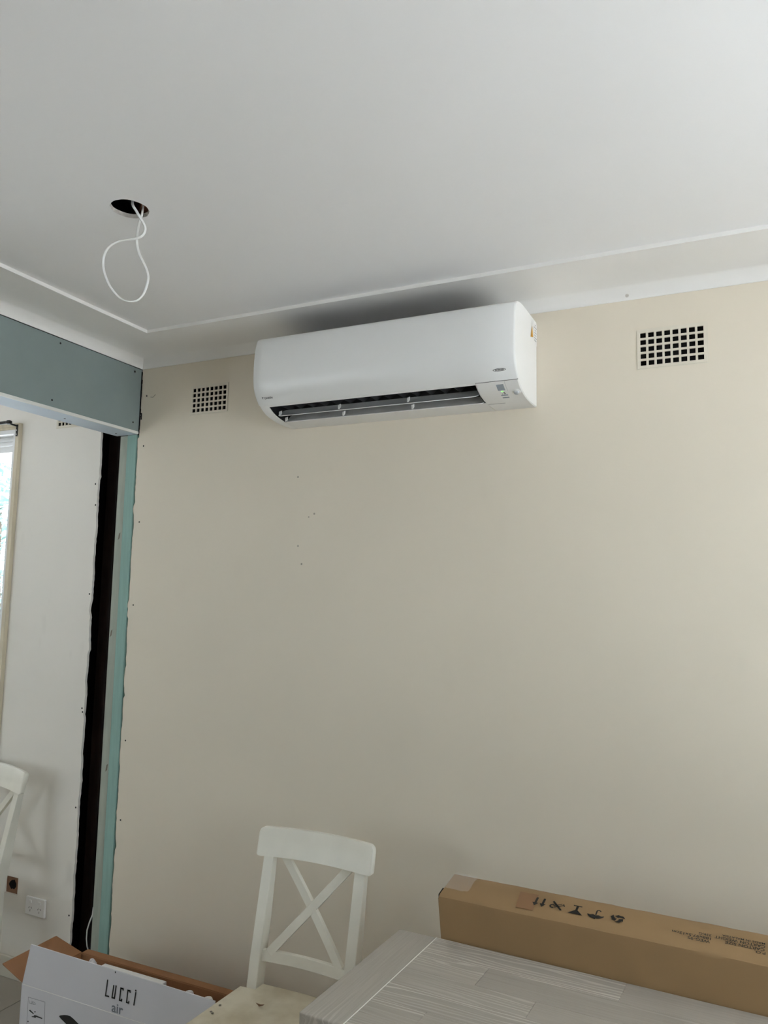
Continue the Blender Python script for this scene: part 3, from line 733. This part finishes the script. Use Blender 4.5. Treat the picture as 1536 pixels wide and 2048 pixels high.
# curtain rod on its bracket
t = empty('curtain_rod', tuple(onY(34.5, 858, D - 0.021))); tag(t, 'black metal curtain rod on a bracket above the window', 'curtain rod')
MB().box(-0.0065, 0.0065, -0.003, 0, -0.036, 0.022).build('bracket', 'black', t, bevel=0.002)
for z in (-0.006, -0.026): disc(MB(), (0, -0.003, z), (0, -1, 0), 0.003, 0.001).build('screw', 'bead', t)
MB().tube([(0, -0.002, 0.015), (0, -0.03, 0.016), (0, -0.062, 0.017)], 0.0045, 8).build('bracket_arm', 'black', t)
MB().tube([(0.012, -0.066, 0.017), (-1.9, -0.066, 0.017)], 0.008, 12).build('rod', 'black', t, smooth=40)
MB().lathe([(0.0, 0.030), (0.006, 0.028), (0.010, 0.018), (0.011, 0.006), (0.008, 0.0)], (0.010, -0.066, 0.017), (1, 0, 0), 16).build('finial', 'black', t, smooth=60)


# ================================================================== CHAIRS
def lean(z):
    """front face of the back posts (y) at height z"""
    if z >= 0.45: return 0.095 * (z - 0.45) / 0.46
    return 0.018 * ((0.45 - z) / 0.45) ** 1.6
def make_chair(label):
    t = empty('dining_chair'); tag(t, label, 'chair')
    # seat: rounded board with softly dished top
    def outline(k, dz):
        pts = [(-0.2015, -0.010), (-0.2015 - 0.004, -0.12), (-0.214, -0.36), (-0.205, -0.383), (-0.1, -0.394), (0, -0.397), (0.1, -0.394), (0.205, -0.383), (0.214, -0.36), (0.2055, -0.12), (0.2015, -0.010), (0.148, -0.006), (0.146, 0.036), (0.0, 0.042), (-0.146, 0.036), (-0.148, -0.006)]
        return [Vector((a * k, -0.18 + (b + 0.18) * k, dz)) for a, b in pts]
    mb = MB(); mb.rings([outline(0.975, 0.427), outline(1.0, 0.432), outline(1.0, 0.446), outline(0.985, 0.4505), outline(0.90, 0.4495), outline(0.5, 0.446)])
    mb.build('seat', 'seat', t, smooth=40)
    for s_ in (-1, 1):
        rs = []
        for z, w, dp in ((0.0, .030, .034), (0.12, .033, .038), (0.28, .036, .044), (0.43, .037, .047), (0.52, .037, .046), (0.66, .037, .038), (0.76, .037, .031), (0.8255, .037, .026)):
            xo = s_ * 0.1870; xi = xo - s_ * w; y0 = lean(z)
            rs.append([(xo, y0, z), (xi, y0, z), (xi, y0 + dp, z), (xo, y0 + dp, z)])
        MB().rings(rs).build('back_post', 'chair', t, bevel=0.0025)
        # front leg
        MB().rings([[(s_ * 0.188 + a * w, -0.345 + b * w, z) for a, b in ((-.5, -.5), (.5, -.5), (.5, .5), (-.5, .5))] for z, w in ((0, .028), (0.2, .036), (0.427, .042))]).build('leg', 'chair', t, bevel=0.0025)
        MB().box(s_ * 0.188 - 0.010, s_ * 0.188 + 0.010, -0.33, 0.01, 0.372, 0.427).build('apron', 'chair', t, bevel=0.0015)
        MB().beam((s_ * 0.186, -0.34, 0.17), (s_ * 0.172, 0.03, 0.17), (0, 0, 1), 0.026, 0.016).build('stretcher', 'chair', t, bevel=0.002)
    MB().box(-0.17, 0.17, -0.352, -0.332, 0.372, 0.427).build('apron', 'chair', t, bevel=0.0015)
    MB().box(-0.155, 0.155, 0.012, 0.030, 0.372, 0.427).build('apron', 'chair', t, bevel=0.0015)
    MB().beam((-0.176, -0.15, 0.17), (0.176, -0.15, 0.17), (0, 0, 1), 0.024, 0.015).build('stretcher', 'chair', t, bevel=0.002)
    # top rail: bowed board with rounded ends
    bow = lambda x: 0.013 * (1 - (x / 0.214) ** 2)
    rs = []
    hx = [0.214, 0.2137, 0.2128, 0.211, 0.208, 0.204, 0.199, 0.194, 0.185, 0.165, 0.135, 0.10, 0.06, 0.02]
    for x in [-v for v in hx] + hx[::-1]:
        ed = 0.214 - abs(x); rd = 0.020
        cut = 0 if ed > rd else rd - math.sqrt(max(rd * rd - (rd - ed) ** 2, 0))
        zt = 0.908 + 0.006 * (1 - (x / 0.214) ** 2) - cut; zb = 0.821 + 0.006 * (1 - (x / 0.214) ** 2) + cut * 0.5
        th = 0.021 - 0.010 * max(0, 1 - ed / 0.006) ** 2
        yb_, yt_ = lean(zb) + bow(x) - 0.009, lean(zt) + bow(x) - 0.009; o_ = (0.021 - th) / 2
        rs.append([(x, yb_ + o_, zb), (x, yt_ + o_, zt - 0.004), (x, yt_ + o_ + 0.004, zt), (x, yt_ + o_ + th - 0.004, zt), (x, yt_ + o_ + th, zt - 0.004), (x, yb_ + o_ + th, zb)])
    MB().rings(rs).build('top_rail', 'chair', t, smooth=38)
    # lower rail, slightly bowed
    rs = []
    for k in range(13):
        x = -0.152 + 0.304 * k / 12; y = lean(0.535) + 0.010 + 0.012 * (1 - (x / 0.152) ** 2)
        rs.append([(x, y, 0.519), (x, y + 0.004, 0.552), (x, y + 0.020, 0.552), (x, y + 0.016, 0.519)])
    MB().rings(rs).build('lower_rail', 'chair', t, bevel=0.0015)
    # crossed braces, the second lapped in front of the first
    def brace(xa, za, xb, zb, dy):
        rs = []
        for k in range(9):
            q = k / 8; x = xa + (xb - xa) * q; z = za + (zb - za) * q; y = lean(z) + 0.010 + dy + 0.010 * (1 - (x / 0.15) ** 2)
            d = Vector((xb - xa, 0, zb - za)).normalized(); nn = Vector((-d.z, 0, d.x)) * 0.0135
            p = Vector((x, y, z)); rs.append([p - nn, p + nn, p + nn + Vector((0, 0.015, 0)), p - nn + Vector((0, 0.015, 0))])
        MB().rings(rs).build('cross_brace', 'chair', t, bevel=0.0012)
    brace(-0.122, 0.832, 0.128, 0.546, 0.002); brace(0.130, 0.832, -0.128, 0.546, 0.0)
    return t
ch1 = make_chair('white wooden cross-back dining chair with a worn seat, beside the pale table')
ch1.location = (-1.2945, 2.165, 0)
p = onZ(518, 2011, 0.4505) - Vector(ch1.location)
MB().add([p + Vector(q) for q in ((-0.018, 0.008, 0.0006), (-0.005, 0.0, 0.0008), (0.004, -0.006, 0.0006), (0.012, 0.004, 0.0008), (0.012, 0.012, 0.0006), (0.002, 0.005, 0.0012))], [(0, 1, 5), (1, 2, 5), (2, 3, 4), (2, 4, 5)]).build('chipped_paint', 'chip', ch1)
for px, py in ((422, 2023), (425, 2026), (440, 2010)):
    disc(MB(), onZ(px, py, 0.4512) - Vector(ch1.location), (0, 0, 1), 0.004, 0.0004).build('scuff_mark', 'stain', ch1)
for px, py in ((713, 1810), (710, 1828)):
    q = onP(px, py, Vector((0, 2.225, 0.74)), Vector((0, -1, 0.2)).normalized()) - Vector(ch1.location)
ch2 = copy_tree(ch1)
for c in list(ch2.children):
    if c.name.split('.')[0] in ('chipped_paint', 'scuff_mark'): bpy.data.objects.remove(c)
ch2['label'] = 'white wooden cross-back dining chair standing under the window near the power outlet'
ch2.location = (-3.036, 2.366, 0); ch2.rotation_euler = (0, 0, math.radians(-11.5))


# ================================================================== TABLE
TZ = 0.75; TYAW = math.radians(-2.4)
tb = empty('table', (-0.922, 2.098, 0), TYAW); tag(tb, 'whitewashed oak table with a plank top and boarded end', 'table')
TL, TD, TT = 1.70, 0.508, 0.030
EB = 0.112
for x0 in (0.0, TL - EB):
    o = MB().box(-EB / 2, EB / 2, -TD, 0, -TT, 0).build('end_board', 'oaky', tb, bevel=0.004, seg=3); o.location = (x0 + EB / 2, 0, TZ)
rows = [0, -0.100, -0.199, -0.283, -0.366, -0.440, -TD]
joints = [[0.62, 1.2], [0.30, 0.95], [0.452, 1.05], [0.70, 1.30], [0.25, 0.9], [0.55, 1.1]]
for k in range(6):
    xs_ = [EB + 0.0022] + joints[k] + [TL - EB - 0.0022]
    for a, b in zip(xs_, xs_[1:]):
        y1, y0 = rows[k], rows[k + 1]; g_ = 0.00025
        o = MB().box(a - (a + b) / 2 + g_, b - (a + b) / 2 - g_, (y0 - y1) / 2 + g_, (y1 - y0) / 2 - g_, -TT, 0).build('plank', 'oakx', tb, bevel=0.0004, seg=1); o.location = ((a + b) / 2, (y0 + y1) / 2, TZ)
for xx in (EB + 0.001, TL - EB - 0.001): MB().box(xx - 0.0012, xx + 0.0012, -TD + 0.001, -0.001, TZ - TT, TZ + 0.0003).build('joint_strip', 'oaklight', tb)
for xx in (0.05, TL - 0.05):
    for yy in (-0.05, -TD + 0.05): MB().rings([[(xx + a * w, yy + b * w, z) for a, b in ((-.5, -.5), (.5, -.5), (.5, .5), (-.5, .5))] for z, w in ((0, .045), (TZ - TT, .062))]).build('leg', 'oaky', tb, bevel=0.003)
for yy in (-0.045, -TD + 0.045): MB().box(0.07, TL - 0.07, yy - 0.010, yy + 0.010, TZ - TT - 0.085, TZ - TT).build('apron', 'oakx', tb, bevel=0.002)
for xx in (0.045, TL - 0.045): MB().box(xx - 0.010, xx + 0.010, -TD + 0.07, -0.07, TZ - TT - 0.085, TZ - TT).build('apron', 'oaky', tb, bevel=0.002)


# ================================================================== LONG BROWN CARTON leaning on the table's far edge
TH = math.radians(11.5); BT, BL = 0.125, 1.88
ey = Vector((math.cos(TYAW), math.sin(TYAW), 0)); dpt = Vector((-math.sin(TYAW), math.cos(TYAW), 0))
up_ = (Vector((0, 0, math.cos(TH))) - dpt * math.sin(TH)).normalized(); bk = (dpt * math.cos(TH) + Vector((0, 0, math.sin(TH)))).normalized()
FT = Vector((-0.798, 2.0735, 0.868))       # top, front, left corner
BH = FT.z / math.cos(TH) - 0.0005
def B(a, b, c=0.0): return FT + ey * a + bk * b + up_ * c     # along, towards the wall, above the top
cart = empty('long_carton', tuple(B(BL / 2, BT / 2, -BH))); tag(cart, 'long brown cardboard carton with black printed symbols, standing behind the table', 'carton')
CO = Vector(cart.location)
def cbd(mb, name, m, parent=None, **k):
    o = mb.build(name, m, None, **k); o.parent = parent or cart
    if parent is None: o.matrix_parent_inverse = Matrix.Translation(-CO)
    return o
rb = random.Random(9)
mb = MB(); NX = 64; rs = []
for k in range(NX + 1):
    a = BL * k / NX; e1, e2, e3 = (rb.uniform(-.0012, .0012) for _ in range(3))
    dent = -0.004 * math.exp(-((a - 0.60) / 0.012) ** 2) ; bulge = 0.003 * math.sin(a * 7)
    ring = [B(a, 0.0 + bulge * 0.4, -BH), B(a, 0.0 + bulge, -BH * 0.5), B(a, 0.0 + e1 * 0.6, -0.012), B(a, 0.0022 + e1, -0.004 + dent * .5), B(a, 0.009, e2 * 0.7 - 0.0005 + dent), B(a, BT * 0.5, e3 * 0.4 + 0.0008), B(a, BT - 0.008, e2 * 0.5), B(a, BT - 0.002, -0.004 + e3), B(a, BT + e3 * 0.6, -0.012), B(a, BT, -BH)]
    rs.append(ring)
cbody = cbd(mb.rings(rs), 'body', 'brownbox', smooth=40)
cbd(MB().prism([B(-0.0035, 0.004, -0.010), B(-0.0035, BT - 0.02, -0.004), B(-0.0035, BT - 0.01, -0.30), B(-0.0035, 0.004, -0.30)], ey * 0.003), 'end_flap', 'brownbox')
cbd(MB().prism([B(-0.0042, 0.010, -0.002), B(-0.0042, 0.040, -0.0005), B(-0.0042, 0.040, -0.010), B(-0.0042, 0.008, -0.013)], ey * 0.0035), 'flap_slit', 'cavity')
# clear tape over the left end, brown tape patch, printed marks
mb = MB(); rt_ = random.Random(6); gx, gy = 12, 6
gr = [[B(0.001 + 0.070 * i / gx + rt_.uniform(-.001, .001), BT * (0.30 + 0.66 * j / gy), 0.0018 + rt_.uniform(0, .0030)) for j in range(gy + 1)] for i in range(gx + 1)]
mb.rings(gr, close=False, caps=False); cbd(mb, 'clear_tape', 'cleartape')
TP = (FT, up_)
def toAB(px, py):
    q = onP(px, py, FT, up_) - FT; return q.dot(ey), q.dot(bk)
q = [toAB(*z) for z in ((1041, 1784), (1078, 1791), (1065, 1822), (1031, 1815))]
cbd(MB().prism([B(a, b, 0.0012) for a, b in q], up_ * 0.0003), 'tape_patch', 'browntape')
PR = 0.0019
def sym(name, polys, a0, b0, sx, sy):
    mb = MB()
    for pl in polys: mb.add([B(a0 - x * sx, b0 - y * sy, PR) for x, y in pl], [tuple(range(len(pl)))])
    return cbd(mb, name, 'ink', parent=cbody)
arrow = lambda ox: [[(ox - .11, -.5), (ox + .11, -.5), (ox + .11, .12), (ox - .11, .12)], [(ox - .30, .12), (ox + .30, .12), (ox, .5)]]
sym('arrow_symbol', arrow(-.36) + arrow(.36), .2655, .0615, .027, .039)
def bar(x0, y0, x1, y1, w):
    d = Vector((x1 - x0, y1 - y0)).normalized(); n_ = Vector((-d.y, d.x)) * w / 2
    return [(x0 + n_.x, y0 + n_.y), (x1 + n_.x, y1 + n_.y), (x1 - n_.x, y1 - n_.y), (x0 - n_.x, y0 - n_.y)]
def arc(cx, cy, r0, r1, a0, a1, n_=14):
    o = [(cx + r1 * math.cos(a0 + (a1 - a0) * k / n_), cy + r1 * math.sin(a0 + (a1 - a0) * k / n_)) for k in range(n_ + 1)]
    i = [(cx + r0 * math.cos(a0 + (a1 - a0) * k / n_), cy + r0 * math.sin(a0 + (a1 - a0) * k / n_)) for k in range(n_ + 1)]
    return [[o[k], o[k + 1], i[k + 1], i[k]] for k in range(n_)]
sym('no_hooks_symbol', [bar(.45, -.5, -.45, .5, .17), bar(-.55, -.22, .2, .25, .10), bar(-.35, -.35, .3, .10, .08), bar(-.6, -.05, -.45, -.35, .10)] + arc(.36, .14, .14, .26, -1.9, 2.2), .313, .061, .031, .034)
sym('fragile_symbol', [[(-.5, .5), (.5, .5), (.10, .05), (-.10, .05)], bar(0, .1, 0, -.42, .16), bar(-.30, -.46, .30, -.46, .10)], .3636, .0603, .037, .038)
sym('keep_dry_symbol', [[(.56 * math.cos(t), .10 + .40 * math.sin(t)) for t in (math.pi * k / 12 for k in range(13))] + [(-.36, .17), (-.18, .08), (0, .16), (.18, .08), (.36, .17)], bar(0, .1, 0, -.34, .09), bar(0, .48, 0, .60, .08)] + arc(-.12, -.34, .08, .17, math.pi, 2 * math.pi), .4138, .0595, .038, .038)
rec = []
for k in range(3):
    V = [Vector((0.52 * math.cos(math.pi / 2 + 2 * math.pi * q / 3), 0.52 * math.sin(math.pi / 2 + 2 * math.pi * q / 3))) for q in (k, k + 1, k + 2)]
    A_, B_, C_ = V; d = (B_ - A_).normalized(); n_ = Vector((-d.y, d.x)); L_ = (B_ - A_).length; e0 = (A_ - C_).normalized()
    q1, q2 = A_ + d * L_ * 0.16, A_ + d * L_ * 0.46
    rec.append([tuple(q1 + n_ * .11), tuple(q1 - n_ * .11), tuple(q2 - n_ * .11), tuple(q2 + n_ * .11)])
    rec.append([tuple(q2 + n_ * .21), tuple(q2 - n_ * .21), tuple(q2 + d * .25)])
    q3 = A_ - e0 * L_ * 0.14; n2 = Vector((-e0.y, e0.x))
    rec.append([tuple(q1 + n_ * .11), tuple(q1 - n_ * .11), tuple(q3 + n2 * .11), tuple(q3 - n2 * .11)])
sym('recycling_symbol', rec, .4679, .059, .038, .036)
def ctext(body, a0, b0, size, width):
    """lettering reads from the wall side, so it runs right to left for the camera"""
    mb = text_mesh(body, size, lambda x, y: Vector((x, y, 0)), bold=size * 0.012)
    xs_ = [v[0] for v in mb.v]; k = width / (max(xs_) - min(xs_))
    mb.v = [tuple(B(a0 - (v[0] - min(xs_)) * k, b0 - v[1], PR)) for v in mb.v]
    return cbd(mb, 'carton_lettering', 'ink', parent=cbody)
def line_w(p1, p2): return abs(toAB(*p1)[0] - toAB(*p2)[0])
ctext('P.O.', .803, .0445, 0.0140, line_w((1532, 1908), (1510, 1903)))
ctext('CARTON SIZE', .801, .0575, 0.0145, line_w((1531, 1902), (1452, 1886)))
ctext('CARTON WEIGHT', .802, .0705, 0.0145, line_w((1531, 1896), (1430, 1876)))
ctext('MADE IN MALAYSIA', .8015, .0810, 0.0105, line_w((1531, 1890), (1445, 1873)))
ctext('WEG-95', .685, .0455, 0.0145, line_w((1420, 1886), (1375, 1877)))
ctext('188x97.5x12cm', .686, .0585, 0.0140, line_w((1420, 1880), (1342, 1864)))
ctext('33KG', .686, .0715, 0.0130, line_w((1420, 1874), (1395, 1869)))


# ================================================================== FAN CARTON with open flaps
fx0, fx1, fy0, fy1, fz = -2.366, -1.530, 2.076, 2.345, 0.300
fan = empty('fan_carton', ((fx0 + fx1) / 2, (fy0 + fy1) / 2, 0)); tag(fan, 'open white printed ceiling fan carton with raised flaps, on the floor', 'carton')
FO = Vector(fan.location)
def fb(mb, name, m, parent=None, **k):
    o = mb.build(name, m, None, **k); o.parent = parent or fan
    if parent is None: o.matrix_parent_inverse = Matrix.Translation(-FO)
    return o
ct = 0.005
fpn = fb(MB().box(fx0, fx1, fy0, fy0 + ct, 0.001, fz), 'front_panel', 'whitebox')
fb(MB().box(fx0 + ct, fx1 - ct, fy1 - ct, fy1, 0.001, fz), 'rear_panel', 'brownin')
fb(MB().box(fx0, fx0 + ct, fy0 + ct, fy1, 0.001, fz), 'side_panel', 'brownin')
fb(MB().box(fx1 - ct, fx1, fy0 + ct, fy1, 0.001, fz), 'side_panel', 'whitebox')
fb(MB().box(fx0, fx1, fy0, fy1, 0.0005, ct), 'bottom_panel', 'brownin')
ff = fb(MB().prism([(fx0 + 0.001, fy0 + 0.0005, fz), (fx1, fy0 + 0.0005, fz), (fx1 - 0.004, fy0 + 0.002, fz + 0.128), (fx0 + 0.030, fy0 + 0.002, fz + 0.136)], (0, 0.004, 0)), 'front_flap', 'whitebox')
fb(MB().prism([(fx0 + 0.003, fy0 + 0.003, fz), (fx0 + 0.003, fy1, fz), (fx0 - 0.140, fy1 + 0.004, fz + 0.030), (fx0 - 0.117, fy0 + 0.012, fz + 0.034)], (-0.001, 0, 0.004)), 'side_flap', 'brownin')
fb(MB().prism([(fx0 + 0.006, fy1 - 0.004, fz), (fx1 - 0.006, fy1 - 0.004, fz), (fx1 - 0.012, fy1 + 0.022, fz + 0.004), (fx0 + 0.012, fy1 + 0.022, fz + 0.004)], (0, 0.001, 0.004)), 'rear_flap', 'brownin')
fb(MB().prism([(fx1 - 0.003, fy0 + 0.003, fz), (fx1 - 0.003, fy1, fz), (fx1 - 0.020, fy1 - 0.012, fz - 0.11), (fx1 - 0.020, fy0 + 0.014, fz - 0.11)], (-0.004, 0, 0.001)), 'side_flap', 'whitebox')
fb(MB().box(fx0 + 0.001, fx1, fy0 - 0.0006, fy0 + 0.001, fz - 0.001, fz + 0.0006), 'fold_line', 'foam')
yq = fy0 - 0.0003
def fpt(px, py): return onY(px, py, yq)
def strokes(name, segs, wd, m):
    mb = MB()
    for (a, b) in segs:
        a, b = fpt(*a), fpt(*b); d = (b - a).normalized(); n_ = Vector((-d.z, 0, d.x)) * wd / 2; a = a - d * wd / 2; b = b + d * wd / 2
        mb.prism([a + n_, b + n_, b - n_, a - n_], (0, 0.0004, 0))
    return fb(mb, name, m, parent=ff if name == 'brand_lettering' else fpn)
zc = lambda a, b: (150 + a / 7.68, 1880 + b / 7.68)
SW = 0.0046
LET = {'l': [(500, 620), (468, 855), (515, 868)], 'u': [(593, 705), (568, 885), (605, 895), (630, 710)], 'c': [(738, 765), (735, 748), (703, 742), (682, 925), (712, 934), (716, 915)],
       'c2': [(845, 800), (843, 782), (812, 775), (790, 958), (820, 968), (826, 950)], 'i': [(932, 812), (903, 995)]}
segs = []
for k, pl in LET.items():
    pl = [zc(*z) for z in pl]; segs += list(zip(pl, pl[1:]))
segs.append((zc(932, 776), zc(934, 780)))
strokes('brand_lettering', segs, SW, 'ink')
a0 = fpt(*zc(560, 1095)); a1 = fpt(*zc(735, 1130)); wdt = (a1 - a0).length
mb = text_mesh('air', 0.042, lambda x, y: Vector((x, y, 0)), bold=0.0008); xs_ = [v[0] for v in mb.v]; k = wdt / (max(xs_) - min(xs_))
mb.v = [(a0.x + (v[0] - min(xs_)) * k, yq, a0.z + v[1] + 0.0 * v[0]) for v in mb.v]; fb(mb, 'brand_lettering', 'inkgrey', parent=ff)
# small picture of a fan in a box, and the blade of a bigger one
zs = lambda a, b: (30 + a / 9.6, 1950 + b / 9.6)
def flat(name, px, m, oy=0.0):
    mb = MB().prism([fpt(*z) + Vector((0, oy, 0)) for z in px], (0, 0.0004, 0)); return fb(mb, name, m, parent=fpn)
fr = [zs(255, 425), zs(575, 520), zs(555, 1200), zs(215, 1110)]
strokes('picture_border', list(zip(fr, fr[1:] + fr[:1])), 0.0011, 'inkgrey')
flat('fan_picture', [zs(268, 672), zs(295, 672), zs(365, 745), zs(352, 752), zs(275, 690)], 'ink')
flat('fan_picture', [zs(365, 772), zs(400, 775), zs(525, 828), zs(518, 845), zs(405, 805), zs(388, 830), zs(368, 815), zs(318, 806), zs(318, 795), zs(360, 790)], 'ink')
flat('fan_picture', [zs(370, 700), zs(383, 692), zs(396, 703), zs(388, 722), zs(374, 718)], 'ink')
LS = [[(275, 490), (280, 540), (300, 548)], [(310, 500), (310, 550), (325, 555), (328, 508)], [(355, 515), (340, 515), (338, 560), (355, 565)], [(378, 525), (365, 522), (362, 568), (375, 570)], [(392, 540), (390, 572)]]
segs = []
for pl in LS:
    pl = [zs(*z) for z in pl]; segs += list(zip(pl, pl[1:]))
strokes('small_lettering', segs, 0.0012, 'inkgrey')
flat('bullet_mark', [zs(236, 888), zs(246, 876), zs(260, 886), zs(258, 906), zs(244, 910)], 'ink')
flat('blade_picture', [zs(845, 790), zs(870, 775), zs(940, 768), zs(1000, 772), zs(1060, 790), zs(1120, 840), zs(1210, 930), zs(1400, 1120), zs(1250, 1180), zs(980, 940), zs(880, 840)], 'ink')
flat('punched_mark', [(229.5, 1943), (231, 1942.5), (232, 1945), (230, 1947)], 'ink')
# packing inside
o = MB().box(-2.23, -1.935, 2.285, 2.332, 0.03, 0.296).build('foam_block', 'foam', bevel=0.002); tag(o, 'white foam block poking above the rim of the fan carton', 'packing')
o = MB().box(-2.350, -1.640, 2.10, 2.265, 0.006, 0.22).build('inner_box', 'brownin', bevel=0.003); tag(o, 'plain brown inner box packed inside the fan carton', 'box')
def bag(px, py, r, label, sd):
    c = onZ(px, py, 0.285); rt = random.Random(sd); mb = MB(); n_ = 14
    rs = [[c + Vector((r * 1.7 * math.cos(2 * math.pi * i / n_) * q * rt.uniform(.8, 1.15), r * math.sin(2 * math.pi * i / n_) * q * rt.uniform(.8, 1.1) - 0.006, h + rt.uniform(-.003, .003))) for i in range(n_)] for q, h in ((0.7, -0.05), (1, -0.02), (0.9, 0.0), (0.5, 0.012), (0.1, 0.016))]
    o = mb.rings(rs).build('plastic_bag', 'bag'); tag(o, label, 'plastic bag'); return o
bag(187, 1925, 0.014, 'crumpled clear plastic bag in the carton corner near the brown side flap', 1)
for px, py, lb in ((378, 1986, 'rounded foam packing peg in the fan carton, nearer the foam block'), (416, 1998, 'rounded foam packing peg in the fan carton, nearer the chair seat')):
    c = onZ(px, py, 0.285); o = MB().lathe([(0.017, -0.06), (0.017, -0.004), (0.014, 0.003), (0.006, 0.006)], (c.x, c.y, c.z), (0, 0, 1), 16).build('foam_peg', 'foam', smooth=50); tag(o, lb, 'packing')
